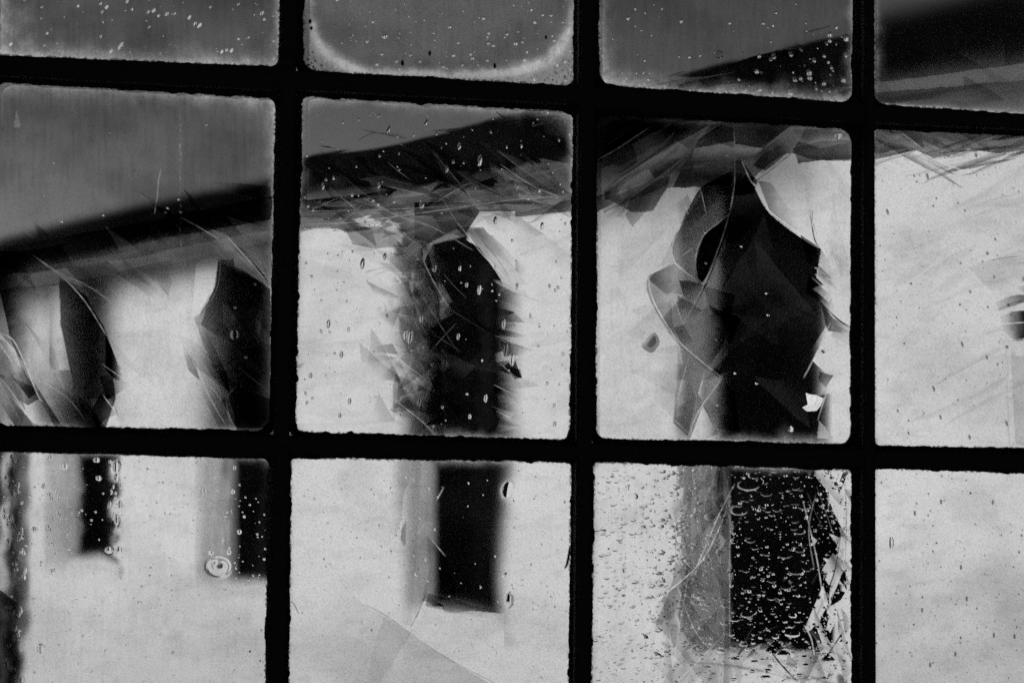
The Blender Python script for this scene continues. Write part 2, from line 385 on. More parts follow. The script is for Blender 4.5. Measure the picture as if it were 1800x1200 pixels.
class Pane(Pane):
    def win(s, x0, x1, y0, y1):
        i0, i1 = np.searchsorted(s.xs, [x0, x1]); j0, j1 = np.searchsorted(s.ys, [y0, y1])
        return slice(j0, j1), slice(i0, i1)
    def poly(s, pts, dx=0, dy=0, gx=(0, 0), gy=(0, 0), rough=None, add=False, film=None, grime=None, to=None, keep=0):
        a = np.array(pts); w_ = s.win(a[:, 0].min(), a[:, 0].max() + 2, a[:, 1].min(), a[:, 1].max() + 2)
        X, Y = s.X[w_], s.Y[w_]
        if X.size == 0: return
        m = inside(pts, X, Y); cx, cy_ = a.mean(0)
        ux, uy = X - cx, Y - cy_
        DX = dx + gx[0] * ux + gx[1] * uy; DY = dy + gy[0] * ux + gy[1] * uy
        if add: s.dx[w_] += m * DX; s.dy[w_] += m * DY
        else:
            s.dx[w_] = np.where(m, DX + keep * s.dx[w_], s.dx[w_]); s.dy[w_] = np.where(m, DY + keep * s.dy[w_], s.dy[w_])
        if rough is not None: s.R[w_] = np.where(m, rough, s.R[w_])
        if film is not None: s.F[w_] = np.where(m, film, s.F[w_])
        if grime is not None: s.K[w_] = np.where(m, grime, s.K[w_])
    def line(s, pts, wd=1.3, to=None, d=None, film=None, grime=None, taper=True, rough=.36):
        pts = np.array(pts, float); L = len(pts) - 1
        for i in range(L):
            a, b = pts[i], pts[i + 1]; w_ = s.win(min(a[0], b[0]) - 4, max(a[0], b[0]) + 4, min(a[1], b[1]) - 4, max(a[1], b[1]) + 4)
            X, Y = s.X[w_], s.Y[w_]
            if X.size == 0: continue
            v = b - a; t = np.clip(((X - a[0]) * v[0] + (Y - a[1]) * v[1]) / (v @ v + 1e-9), 0, 1)
            r = np.hypot(X - a[0] - t * v[0], Y - a[1] - t * v[1])
            tt = (i + t) / L; ww = wd * (np.sqrt(np.clip(np.sin(np.pi * (tt * .94 + .03)), .05, 1)) if taper else 1)
            m = r < ww; aa = np.clip(ww + .7 - r, 0, 1)
            if to is not None: s.dx[w_] = np.where(m, to[0] - X, s.dx[w_]); s.dy[w_] = np.where(m, to[1] - Y, s.dy[w_])
            if d is not None: s.dx[w_] = np.where(m, d[0], s.dx[w_]); s.dy[w_] = np.where(m, d[1], s.dy[w_])
            if to is not None or d is not None: s.R[w_] = np.where(m, rough, s.R[w_])
            if film is not None: s.F[w_] = np.maximum(film * aa, s.F[w_])
            if grime is not None: s.K[w_] = np.maximum(grime * aa, s.K[w_])
    def wave(s, ax, ay, sx, sy, seed, o=3):
        """slow waviness of hand made glass"""
        s.dx += (fbm(s.X / sx, s.Y / sy, seed, o) - .5) * 2 * ax
        s.dy += (fbm(s.X / sx, s.Y / sy, seed + 50, o) - .5) * 2 * ay
    def feathers(s, region, n, th, L, Wd, amp, seed, spread=12, grad=.5, dirv=None, edge=.3, taper=.6, keep=.3):
        """overlapping splinter shaped facets: each leans a little and flattens towards one side"""
        rng = random.Random(seed); a = np.array(region)
        x0, x1, y0, y1 = a[:, 0].min(), a[:, 0].max(), a[:, 1].min(), a[:, 1].max()
        k = 0; guard = 0
        while k < n and guard < n * 30:
            guard += 1
            x, y = rng.uniform(x0, x1), rng.uniform(y0, y1)
            if not inside(region, np.array([x]), np.array([y]))[0]: continue
            k += 1
            t = radians((th if not isinstance(th, (list, tuple)) else rng.choice(th)) + rng.gauss(0, spread))
            l = L * math.exp(rng.gauss(0, .45)); wd = Wd * math.exp(rng.gauss(0, .4))
            u = np.array([cos(t), sin(t)]); v = np.array([-sin(t), cos(t)]) * rng.choice((-1, 1))
            c = np.array([x, y]); bow = rng.uniform(-.18, .18) * l
            top = [c + u * (l * (q - .5)) + v * bow * 4 * q * (1 - q) for q in np.linspace(0, 1, 7)]
            bot = [top[-1] + v * wd * rng.uniform(.0, .4), c + u * l * rng.uniform(-.1, .3) + v * wd, top[0] + v * wd * taper * rng.uniform(0, .6)]
            pts = [tuple(p) for p in top + bot]
            A = rng.gauss(0, amp); dv = v if dirv is None else np.array(dirv)
            G = -A / max(wd, 6) * grad
            s.poly(pts, dv[0] * A, dv[1] * A, (dv[0] * G * v[0], dv[0] * G * v[1]), (dv[1] * G * v[0], dv[1] * G * v[1]), keep=keep)
            if rng.random() < edge:
                q = rng.choice((-1, 1)) * rng.uniform(60, 260)
                s.line([tuple(p) for p in top], rng.uniform(.6, .95), d=(v[0] * q, v[1] * q), rough=.45)
    def shade(s, pts, a, b, k0, k1, f0=0., f1=0.):
        """facet shade painted into the glass: tone runs from k0 at a to k1 at b (f: painted light instead)"""
        q = np.array(pts); w_ = s.win(q[:, 0].min(), q[:, 0].max() + 2, q[:, 1].min(), q[:, 1].max() + 2)
        X, Y = s.X[w_], s.Y[w_]
        if X.size == 0: return
        X2 = X + (fbm(X / 30, Y / 30, 7, 2) - .5) * 5; Y2 = Y + (fbm(X / 30, Y / 30, 8, 2) - .5) * 5
        m = inside(pts, X2, Y2); v = np.array(b, float) - a; t = ((X - a[0]) * v[0] + (Y - a[1]) * v[1]) / (v @ v)
        t = np.clip(t + (fbm(X / 24, Y / 24, 9, 3) - .5) * .5, 0, 1); t = t * t * (3 - 2 * t)
        k = (k0 + (k1 - k0) * t) * m; f = (f0 + (f1 - f0) * t) * m
        s.K[w_] = 1 - (1 - s.K[w_]) * (1 - k); s.F[w_] = 1 - (1 - s.F[w_]) * (1 - f)
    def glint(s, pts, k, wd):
        """clean edge of a facet: painted pale glint (k > 0) or painted dark line (k < 0)"""
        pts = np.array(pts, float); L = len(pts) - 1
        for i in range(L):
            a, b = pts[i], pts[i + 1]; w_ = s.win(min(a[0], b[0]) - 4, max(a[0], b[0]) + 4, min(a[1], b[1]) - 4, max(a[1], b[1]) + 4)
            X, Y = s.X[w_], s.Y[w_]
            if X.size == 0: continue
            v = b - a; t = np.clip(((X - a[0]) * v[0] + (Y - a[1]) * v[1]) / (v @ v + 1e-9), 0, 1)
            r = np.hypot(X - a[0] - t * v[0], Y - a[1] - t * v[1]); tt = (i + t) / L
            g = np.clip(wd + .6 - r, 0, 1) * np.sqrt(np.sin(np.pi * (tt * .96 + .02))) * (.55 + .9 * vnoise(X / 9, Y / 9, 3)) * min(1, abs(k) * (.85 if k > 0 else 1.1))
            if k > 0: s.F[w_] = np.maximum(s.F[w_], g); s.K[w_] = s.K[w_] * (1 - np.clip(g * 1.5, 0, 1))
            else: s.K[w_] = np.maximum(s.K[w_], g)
    def flakes(s, region, n, th, L, Wd, kmax, seed, spread=8, amp=8, dirv=None, fmax=0., glint=.15):
        """overlapping splinters: each bends the view a little and carries painted shade or light along one edge"""
        rng = random.Random(seed); a = np.array(region); x0, x1, y0, y1 = a[:, 0].min(), a[:, 0].max(), a[:, 1].min(), a[:, 1].max()
        k = 0; guard = 0
        while k < n and guard < n * 30:
            guard += 1; x, y = rng.uniform(x0, x1), rng.uniform(y0, y1)
            if not inside(region, np.array([x]), np.array([y]))[0]: continue
            k += 1
            t = radians((th if not isinstance(th, (list, tuple)) else rng.choice(th)) + rng.gauss(0, spread))
            l = L * math.exp(rng.gauss(0, .4)); wd = Wd * math.exp(rng.gauss(0, .35)); sg = rng.choice((-1, 1))
            u = np.array([cos(t), sin(t)]); v = np.array([-sin(t), cos(t)]) * sg; c = np.array([x, y]); bow = rng.uniform(-.025, .025) * l
            top = [c + u * (l * (q - .5)) + v * bow * 4 * q * (1 - q) for q in np.linspace(0, 1, 6)]
            bot = [c + u * l * rng.uniform(.0, .35) + v * wd, c - u * l * rng.uniform(0.1, .3) + v * wd * rng.uniform(.4, 1)]
            pts = [tuple(p_) for p_ in top + bot]
            dv = v if dirv is None else np.array(dirv); A = rng.gauss(0, amp)
            s.poly(pts, dv[0] * A, dv[1] * A, add=True)
            K = kmax * rng.random() ** 1.5; e = c + v * wd
            if fmax and rng.random() < .5: s.shade(pts, tuple(c), tuple(e), 0, 0, fmax * rng.random(), 0)
            else: s.shade(pts, tuple(c), tuple(e), K, 0)
            if rng.random() < glint: s.glint([tuple(q) for q in top], rng.uniform(.10, .28) * rng.choice((1, 1, -1)), rng.uniform(.3, .6))
    def bubble(s, x, y, a, b=None, th=0, A=230, bias=(0, 0), core=False):
        b = b or a; R = max(a, b) + 2; w_ = s.win(x - R, x + R, y - R, y + R); X, Y = s.X[w_], s.Y[w_]
        if X.size == 0: return
        c, n_ = cos(th), sin(th); ux = (X - x) * c + (Y - y) * n_; uy = -(X - x) * n_ + (Y - y) * c
        px, py = ux / a, uy / b; r = np.sqrt(px * px + py * py); m = r < 1
        g = A * np.minimum(r / np.sqrt(np.clip(1.03 - r * r, .02, None)), 4.) / np.maximum(r, 1e-3)
        if core: g = g * smooth(.25, .75, r) - 500 * np.exp(-((r - .62) / .1) ** 2) / np.maximum(r, .1)
        vx, vy = px / a * min(a, b), py / b * min(a, b)
        wx, wy = vx * c - vy * n_, vx * n_ + vy * c
        s.dx[w_] = np.where(m, s.dx[w_] * .3 + g * wx + bias[0], s.dx[w_]); s.dy[w_] = np.where(m, s.dy[w_] * .3 + g * wy + bias[1], s.dy[w_])
        s.R[w_] = np.where(m, 0, s.R[w_])
        h = ((r >= 1) & (r < 1.5)) * np.clip(1.5 - r, 0, 1) * 26
        s.dx[w_] -= h * wx; s.dy[w_] -= h * wy
    def bubbles(s, n, rmin, rmax, seed, el=1., th=0., region=None, A=230, pw=2.6, bias=(0, 0), jit=.15, cull=None):
        rng = random.Random(seed); q = np.array(PANES[s.key], float) if region is None else np.array(region, float)
        x0, x1 = max(q[:, 0].min(), -10), min(q[:, 0].max(), 1810); y0, y1 = max(q[:, 1].min(), -10), min(q[:, 1].max(), 1210)
        for _ in range(n):
            x, y = rng.uniform(x0, x1), rng.uniform(y0, y1)
            if region is not None and not inside(region, np.array([x]), np.array([y]))[0]: continue
            if cull is not None and fbm(x / cull, y / cull, seed, 2) < rng.uniform(.3, .6): continue
            r = rmin + (rmax - rmin) * rng.random() ** pw; e = 1 + (el - 1) * rng.uniform(.3, 1.2) * min(1, r / 3.)
            s.bubble(x, y, r, r * e, th + rng.gauss(0, jit), A * rng.uniform(.7, 1.3), bias)
    def specks(s, n, seed, rmax=2.6, el=1.5, rmin=.8):
        rng = random.Random(seed)
        x0, x1, y0, y1 = max(s.xs[0], -8), min(s.xs[-1], 1808), max(s.ys[0], -8), min(s.ys[-1], 1208)
        for _ in range(n):
            x, y = rng.uniform(x0, x1), rng.uniform(y0, y1); r = rmin + (rmax - rmin) * rng.random() ** 3.5; e = rng.uniform(1, el)
            w_ = s.win(x - 6, x + 6, y - 7, y + 7); X, Y = s.X[w_], s.Y[w_]
            d = np.hypot((X - x) / r, (Y - y) / (r * e)); s.K[w_] = np.maximum(s.K[w_], np.clip(1.5 - d, 0, 1) * rng.uniform(.45, 1))
    def edges(s, l=8, t=8, r=8, b=8, amp=.55, seed=1, corner=0):
        """dust and old paint bloom that gathers along the putty"""
        q = np.array(PANES[s.key], float); out = np.zeros_like(s.X)
        def dist(a, b_):
            v = (b_ - a) / np.linalg.norm(b_ - a); return (s.X - a[0]) * -v[1] + (s.Y - a[1]) * v[0]
        D = [dist(q[0], q[1]), dist(q[1], q[2]), dist(q[2], q[3]), dist(q[3], q[0])]
        nz = fbm(s.X / 26, s.Y / 26, seed, 4); n2 = fbm(s.X / 3.5, s.Y / 3.5, seed + 5, 3)
        for d, wd in zip(D, (t, r, b, l)):
            if wd <= 0: continue
            W_ = wd * (.2 + 1.35 * nz); out = out + np.exp(-np.clip(d, 0, 1e4) / W_)
        if corner:
            for i in range(4):
                c = q[i]; out = out + .9 * np.exp(-np.hypot(s.X - c[0], s.Y - c[1]) / (corner * (.5 + nz)))
        s.F = np.maximum(s.F, np.clip(out * amp * (.55 + .9 * n2), 0, .93))
        mn = np.minimum(np.minimum(D[0], D[1]), np.minimum(D[2], D[3]))
        s.K = np.maximum(s.K, .8 * smooth(.60, .80, fbm(s.X / 4, s.Y / 4, seed + 9, 3) + .32 * np.exp(-np.clip(mn, 0, 99) / 3.0) - .06) * np.exp(-np.clip(mn - 1, 0, 99) / 2.2))
    def dust(s, base=.01, amp=.04, seed=3, big=80):
        g_ = fbm(s.X / big, s.Y / big, seed, 4); rs = np.random.RandomState(seed)
        s.F = np.maximum(s.F, .05 * base + .14 * amp * smooth(.35, .8, g_) + np.abs(rs.randn(*s.X.shape)) * .003)
        sm = .10 * smooth(.46, .78, fbm(s.X / 90, s.Y / 60, seed + 40, 4)) + .07 * smooth(.5, .8, fbm(s.X / 30 + s.Y / 70, s.Y / 14, seed + 41, 3))
        s.K = np.maximum(s.K, sm * (.35 + .65 * smooth(200, 420, s.Y)) + .05 * smooth(.45, .75, fbm(s.X / 6, s.Y / 40, seed + 44, 3)) * (seed % 2) + np.clip(np.abs(rs.randn(*s.X.shape)) * .14, 0, .5))

panes = {k: Pane(k) for k in PANES}
# ---- top row -----------------------------------------------------------------
p = panes[(0, 0)]
p.wave(8, 8, 120, 160, 1); p.dust(.02, .07, 11, 60)
p.bubbles(150, 1.0, 3.6, 21, 1.7, .5, A=300, cull=70, bias=(0, 560))
for (x, y, a, b) in [(212, 82, 3.2, 8.5), (196, 91, 3, 4.5), (188, 14, 3, 4.5), (351, 46, 3, 6), (333, 32, 2.5, 5), (271, 20, 2.5, 4.5), (20, 79, 3, 4), (224, 4, 2.5, 4), (279, 29, 2.5, 3), (407, 90, 2.6, 4.5), (390, 92, 2.6, 4), (138, 12, 2.2, 3), (84, 60, 2.2, 3)]:
    p.bubble(x, y, a, b, .55, 300, (0, 600)); p.line([(x + b * .42, y - b * .6), (x - b * .42, y + b * .6)], a * .45, film=.92)  # bright glint painted down each of these seeds
p.edges(26, 0, 7, 13, .62, 31)
p = panes[(0, 1)]
p.wave(6, 6, 120, 120, 2); p.dust(.03, .05, 12); p.F += .035 + .05 * fbm(p.X / 50, p.Y / 30, 4)
p.bubbles(190, .9, 3.2, 22, 1.1, 0, A=420, pw=3.5, bias=(0, 420))
for (x, y, r) in [(676, 64, 5.5), (906, 77, 4), (655, 39, 3), (790, 48, 3.4), (830, 103, 3.4), (796, 98, 3.3), (953, 27, 3.3), (968, 28, 3), (849, 33, 2.8), (890, 61, 3), (921, 106, 3.2), (671, 96, 2.8), (778, 118, 3.4), (784, 121, 3), (812, 115, 2.8), (721, 98, 2.8), (869, 123, 3.5), (856, 107, 3)]:
    p.bubble(x, y, r, r * 1.1, 0, 430, (0, 300))
for (x, y, r, e) in [(707, 112, 2.6, 1.9), (755, 95, 2.4, 1.8), (869, 117, 2.4, 2), (959, 67, 2, 1.6), (545, 39, 2.6, 1.6), (547, 51, 2.4, 1.4)]:
    w_ = p.win(x - 9, x + 9, y - 9, y + 9); d = np.hypot((p.X[w_] - x) / r, (p.Y[w_] - y) / (r * e)); p.K[w_] = np.maximum(p.K[w_], smooth(1.4, .8, d))
p.edges(0, 0, 5, 0, .6, 32)
n1 = fbm(p.X / 22, p.Y / 22, 71, 4); n2 = fbm(p.X / 3.2, p.Y / 3.2, 72, 3); n3 = fbm(p.X / 1.6, p.Y / 5, 73, 2)
q_ = (np.abs((p.X - 775) / 240) ** 4.2 + np.abs((p.Y + 110) / 246) ** 4.2) ** (1 / 4.2) + (n1 - .5) * .03
halo = np.exp(-((q_ - .985) / .035) ** 2) + .45 * np.exp(-np.clip(.985 - q_, 0, 9) / .07) * (q_ < .985) + .5 * (q_ > .985)
p.F = np.maximum(p.F, np.clip(halo * (.12 + .62 * n1 + .34 * n2) * (.62 + .38 * smooth(0, 130, p.Y)), 0, .9))
left = smooth(760, 600, p.X); gr = smooth(.985, 1.10, q_) * (.5 + .6 * left)
p.K = np.maximum(p.K, smooth(-.07, .07, (q_ - 1.0) * 2.7 * (.5 + .5 * left) - n2 * .9 + .09 + .5 * (n3 - .5) * .3) * (p.Y > -60) * .97)
p = panes[(0, 2)]
p.wave(7, 5, 90, 90, 3); p.dy += -12; p.R += .05; p.dust(.012, .03, 13)
p.flakes([(1150, 160), (1300, 100), (1500, 60), (1500, 175), (1180, 175)], 26, -12, 80, 16, .6, 41, 5, 8, glint=.05)
p.bubbles(170, .8, 2.6, 23, 1.1, 0, A=420, pw=3, cull=60, bias=(0, 330))
p.bubbles(34, 1.4, 4.2, 24, 1.4, 0, [(1300, 110), (1500, 60), (1500, 180), (1300, 170)], A=520)
for (x, y, r) in [(1103, 33, 3.4), (1196, 38, 3.4), (1362, 24, 2.6), (1340, 42, 2.8), (1457, 62, 4), (1486, 69, 4.6), (1457, 73, 3), (1421, 129, 4.6), (1422, 138, 4), (1329, 127, 3.4), (1333, 100, 3), (1447, 148, 3.4), (1481, 142, 4), (1406, 139, 3)]:
    p.bubble(x, y, r, r * 1.15, 0, 520, (0, 260))
p.bubble(1263, 97, 6.5, 7, 0, 200, (0, -160))
p.line([(1172, 136), (1203, 126)], 1.0, grime=.7); p.line([(1412, 59), (1459, 47)], 1.0, grime=.7); p.line([(1150, 155), (1235, 138), (1290, 128)], 1.3, to=(1350, 120))
p.edges(9, 0, 5, 9, .62, 33, 16)
p = panes[(0, 3)]
p.wave(10, 10, 160, 120, 4); p.R += .13; p.dust(.012, .02, 14)
p.dy += 6
p.shade([(1530, 148), (1810, 112), (1810, 140), (1530, 176)], (1660, 138), (1664, 170), 0, 0, .10, .02)
p.shade([(1530, 165), (1810, 140), (1810, 160), (1530, 186)], (1660, 160), (1664, 176), .6, .1)
p.flakes([(1540, 100), (1800, 60), (1800, 200), (1540, 180)], 8, 40, 90, 40, .4, 42, 12, 9, glint=.05)
p.glint([(1583, 137), (1605, 165)], .15, .8); p.edges(4, 0, 0, 3, .55, 34)
# ---- middle row --------------------------------------------------------------
p = panes[(1, 0)]
p.wave(7, 7, 150, 130, 5); p.R += .09 + .05 * smooth(440, 520, p.Y); p.dy += -22 + 8 * smooth(300, 420, p.Y); p.dust(.02, .04, 15, 110)
p.poly([(345, 462), (384, 450), (380, 500), (366, 530), (348, 558), (338, 556)], -58, 8, rough=.10)
p.poly([(400, 415), (430, 440), (476, 500), (476, 430), (440, 400)], -90, 12, rough=.1)
p.poly([(352, 560), (372, 600), (400, 660), (404, 690), (372, 660), (340, 600)], 12, 0, (.6, 0))
p.poly([(88, 505), (104, 500), (108, 570), (124, 650), (88, 650)], -26, 0, (.5, 0))
p.poly([(186, 585), (208, 640), (232, 672), (204, 668), (186, 650)], -20, 0, (.8, 0), rough=.1)
p.poly([(190, 690), (212, 735), (196, 752), (176, 730)], -22, 0, (.9, 0), rough=.1)
p.poly([(-10, 575), (24, 610), (66, 680), (112, 752), (-10, 752)], 30, 0, (.4, -.3), rough=.12)
p.poly([(196, 700), (214, 752), (180, 752), (150, 700)], 18, 0, (.2, .2))
# splinters of painted shade, each darkest along one clean edge and fading across
S = p.shade
S([(-10, 440), (60, 440), (105, 490), (90, 505), (60, 560), (48, 640), (62, 690), (40, 650), (18, 590), (-10, 470)], (10, 560), (62, 560), .93, 0)
S([(105, 488), (150, 520), (190, 590), (200, 660), (205, 700), (185, 752), (150, 752), (134, 715), (122, 640), (108, 570)], (190, 600), (100, 620), .9, .62)
S([(50, 600), (112, 590), (132, 700), (150, 752), (100, 752), (62, 690)], (80, 590), (110, 740), .0, .6)
S([(8, 620), (44, 650), (66, 690), (52, 700), (20, 660)], (50, 680), (10, 650), .85, .1); S([(18, 660), (60, 680), (70, 700), (50, 712), (30, 700)], (60, 690), (20, 690), .8, .2)
S([(-10, 690), (22, 700), (60, 745), (56, 752), (30, 752)], (40, 735), (-5, 700), .8, .1)
S([(66, 660), (120, 688), (184, 752), (124, 752), (92, 700)], (170, 740), (90, 700), .7, .12)
S([(120, 690), (160, 710), (186, 752), (140, 752)], (184, 740), (120, 710), .8, .25)
S([(176, 660), (214, 655), (232, 674), (212, 690), (186, 705)], (180, 690), (234, 668), .85, .0)
S([(178, 690), (208, 728), (186, 735), (170, 752), (160, 720)], (176, 720), (210, 728), .9, .25)
S([(340, 556), (350, 552), (378, 505), (384, 460), (476, 506), (476, 760), (420, 760), (400, 690), (372, 640)], (345, 600), (425, 600), .3, .85)
S([(384, 458), (410, 455), (420, 520), (395, 600), (352, 570), (376, 510)], (384, 500), (420, 520), .62, .3)
S([(312, 586), (345, 600), (414, 680), (398, 698), (372, 664), (340, 640), (322, 606)], (395, 660), (318, 600), .52, .10)
S([(318, 596), (345, 640), (352, 668), (332, 650)], (345, 655), (320, 610), .65, .1); S([(345, 640), (400, 700), (404, 752), (386, 752), (356, 690)], (380, 720), (350, 680), .42, .1)
S([(388, 706), (414, 680), (476, 700), (476, 752), (418, 752)], (395, 700), (450, 730), .7, .85)

S([(276, 488), (292, 480), (304, 495), (297, 520), (282, 505)], (292, 500), (276, 490), .22, .05)
for q, a, b, k in [([(115, 470), (190, 460), (240, 500), (200, 512), (160, 520)], (160, 490), (200, 520), .55), ([(200, 478), (245, 470), (300, 540), (262, 520)], (215, 485), (290, 530), .4), ([(240, 470), (300, 458), (330, 500), (280, 500)], (270, 470), (300, 505), .35), ([(0, 450), (110, 430), (130, 470), (60, 480), (30, 510), (0, 520)], (40, 450), (60, 520), .8)]: S(q, a, b, k, 0)
S([(184, 395), (242, 440), (262, 470), (220, 455)], (190, 400), (260, 470), 0, 0, .05, .01); S([(242, 335), (292, 368), (330, 400), (280, 372)], (290, 370), (250, 340), .8, .2); S([(322, 330), (350, 360), (400, 420), (350, 390)], (330, 340), (390, 410), .6, .1); S([(372, 318), (430, 345), (476, 352), (476, 330)], (430, 340), (400, 330), .7, .2)
S([(318, 382), (400, 415), (466, 492), (476, 506), (400, 460)], (400, 430), (360, 440), 0, 0, .16, .0); S([(400, 380), (470, 402), (476, 440), (430, 420)], (440, 400), (440, 430), 0, .0, .10, .0)
S([(-10, 488), (240, 452), (478, 402), (478, 424), (240, 478), (-10, 512)], (240, 462), (246, 490), .0, .0, .11, .02)
S([(60, 470), (240, 440), (300, 452), (200, 470)], (200, 455), (210, 470), 0, 0, .05, .01)
S([(-10, 440), (240, 392), (478, 346), (478, 385), (240, 430), (-10, 470)], (240, 405), (240, 440), .85, .3)
p.flakes([(0, 480), (110, 440), (470, 370), (470, 430), (240, 490), (110, 510)], 22, 38, 90, 22, .4, 51, 6, 7, fmax=.02)
p.flakes([(210, 520), (340, 480), (330, 600), (380, 740), (210, 740)], 12, 50, 80, 26, .10, 52, 8, 6)
p.flakes([(390, 480), (470, 520), (470, 740), (420, 740)], 14, 50, 70, 26, .4, 53, 10, 8, fmax=.03)
p.flakes([(0, 600), (130, 600), (150, 740), (0, 740)], 9, 55, 90, 22, .35, 56, 8, 12)
LI = p.glint
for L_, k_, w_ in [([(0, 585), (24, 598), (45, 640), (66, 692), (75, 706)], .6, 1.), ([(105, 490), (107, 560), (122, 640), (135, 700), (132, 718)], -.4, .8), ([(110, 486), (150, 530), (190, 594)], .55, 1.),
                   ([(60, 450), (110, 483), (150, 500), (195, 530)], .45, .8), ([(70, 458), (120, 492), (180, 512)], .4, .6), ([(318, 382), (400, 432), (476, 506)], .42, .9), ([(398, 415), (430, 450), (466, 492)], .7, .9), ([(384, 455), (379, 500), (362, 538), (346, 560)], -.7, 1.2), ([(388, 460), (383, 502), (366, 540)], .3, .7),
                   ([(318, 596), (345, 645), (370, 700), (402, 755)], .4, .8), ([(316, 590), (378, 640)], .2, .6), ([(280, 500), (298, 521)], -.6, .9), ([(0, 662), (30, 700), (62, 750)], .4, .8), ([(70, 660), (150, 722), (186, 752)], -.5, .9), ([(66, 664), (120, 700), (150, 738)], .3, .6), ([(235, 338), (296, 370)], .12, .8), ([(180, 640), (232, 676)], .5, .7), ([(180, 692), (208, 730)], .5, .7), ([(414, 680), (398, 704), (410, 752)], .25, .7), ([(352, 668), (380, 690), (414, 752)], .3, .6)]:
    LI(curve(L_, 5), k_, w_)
rng = random.Random(8); p.line([(283, 298), (279, 318), (277, 345), (272, 376)], .8, film=.42)
for k in range(26):
    y = 190 + k * 10 + rng.uniform(-3, 3); p.line([(317 + rng.uniform(-2, 2), y), (318 + rng.uniform(-2, 2), y + rng.uniform(3, 9))], rng.uniform(.7, 1.6), film=rng.uniform(.06, .22))
p.poly(curve([(30, 196), (34, 212), (37, 222), (31, 226), (24, 222), (27, 210)], 4, True), film=.2)
for (x, y) in [(95, 287), (77, 345), (193, 234), (109, 390), (182, 379), (291, 374), (314, 351), (363, 220), (448, 500), (413, 541), (432, 628), (26, 371)]:
    p.bubble(x, y, 2.4, 1.8, 0, 300, (60, 260))
p.bubble(412, 588, 7, 9, 0, 90, core=False); p.bubble(295, 366, 3, 1.8, .2, 300, (0, 250))
p.edges(5, 12, 6, 6, .62, 35, 14)

p = panes[(1, 1)]
p.wave(9, 7, 110, 90, 6); p.dust(.02, .03, 16); p.R += .04 + .085 * smooth(430, 470, p.Y) * (smooth(630, 690, p.X) * smooth(860, 790, p.X) + smooth(850, 880, p.X) * smooth(960, 910, p.X))
S, LI = p.shade, p.glint
p.poly([(532, 291), (620, 262), (700, 241), (780, 232), (870, 250), (850, 300), (532, 340)], 0, -4, keep=.6)
p.dy += -12 * smooth(300, 250, p.Y) * smooth(560, 640, p.X) + -24 * smooth(280, 325, p.Y) * smooth(370, 330, p.Y) + 34 * smooth(365, 395, p.Y) * smooth(480, 420, p.Y) * smooth(760, 640, p.X)
p.poly([(858, 238), (1004, 205), (1004, 290), (870, 262), (845, 262)], 0, -26, keep=.5)
p.flakes([(530, 300), (1005, 225), (1005, 300), (530, 370)], 30, [32, 38, 26], 70, 18, .9, 61, 7, 4, fmax=.008)
p.flakes([(530, 336), (1005, 290), (1005, 372), (840, 392), (720, 430), (530, 402)], 95, [-6, 14, 34, -24, 40], 85, 20, .6, 62, 7, 9, fmax=.05, glint=.38)
p.flakes([(530, 345), (1005, 330), (1005, 362), (530, 388)], 14, -5, 190, 7, .6, 63, 3, 8, fmax=.08, glint=.5)
p.poly([(700, 395), (1004, 340), (1004, 372), (880, 384), (828, 412), (742, 432), (722, 420)], 0, -14, keep=.5)
S([(606, 402), (665, 398), (725, 425), (716, 436), (660, 437), (620, 430)], (640, 405), (700, 440), .55, .45)
p.flakes([(600, 395), (735, 392), (720, 440), (610, 440)], 14, [12, 35, -20], 46, 14, .6, 69, 8, 5, fmax=.12, glint=.5)
S([(720, 380), (770, 390), (850, 385), (820, 410), (742, 432), (722, 410)], (760, 385), (800, 430), .35, .2)
S([(742, 436), (800, 402), (830, 412), (760, 430), (745, 462)], (745, 450), (820, 405), 0, 0, .28, .1)
S([(870, 384), (1004, 352), (1004, 375), (960, 378), (930, 386), (905, 380)], (930, 360), (930, 390), .55, .1)
S([(720, 380), (760, 380), (775, 404), (742, 430), (722, 408)], (730, 385), (765, 410), .1, .0, .28, .1)
# ragged window
p.dx -= 15 * smooth(835, 865, p.X) * smooth(985, 910, p.X) * smooth(415, 470, p.Y)
p.poly([(790, 372), (905, 372), (905, 500), (886, 500), (842, 436), (800, 412), (770, 408)], 64, 40)
p.poly([(728, 356), (826, 356), (842, 374), (822, 404), (786, 414), (752, 428), (728, 420)], 0, -56)
S([(728, 362), (826, 360), (835, 380), (800, 404), (752, 428), (728, 420)], (760, 370), (780, 420), .15, .35)
S([(800, 372), (905, 366), (900, 384), (850, 392)], (840, 368), (850, 392), .5, .0)
S([(672, 470), (720, 455), (770, 470), (780, 765), (700, 765), (690, 650), (676, 560)], (770, 600), (690, 600), .62, .0)
p.poly([(820, 405), (842, 402), (890, 455), (925, 500), (884, 500), (858, 446)], 48, 12, (-.6, .3), rough=.12); S([(800, 398), (850, 400), (925, 500), (880, 500), (850, 446)], (830, 430), (890, 420), .6, .15)
S([(832, 402), (850, 402), (920, 470), (930, 500), (900, 470), (860, 440)], (860, 430), (930, 480), .35, .0)
p.flakes([(672, 470), (745, 440), (790, 480), (790, 765), (700, 765), (650, 660)], 46, [48, -42, 30, 60], 84, 40, .42, 64, 9, 12, glint=.22)
p.flakes([(735, 450), (800, 440), (800, 765), (740, 765)], 22, [48, -42, 65], 62, 34, .8, 67, 9, 14, glint=.2)
p.flakes([(855, 450), (905, 500), (912, 640), (905, 765), (875, 765), (880, 600)], 18, [26, -12, 14], 52, 16, .45, 65, 8, 9, dirv=(1, 0), glint=.3)
p.flakes([(780, 500), (880, 500), (880, 740), (780, 740)], 10, [30, -30], 80, 34, .3, 66, 12, 6, fmax=.035)
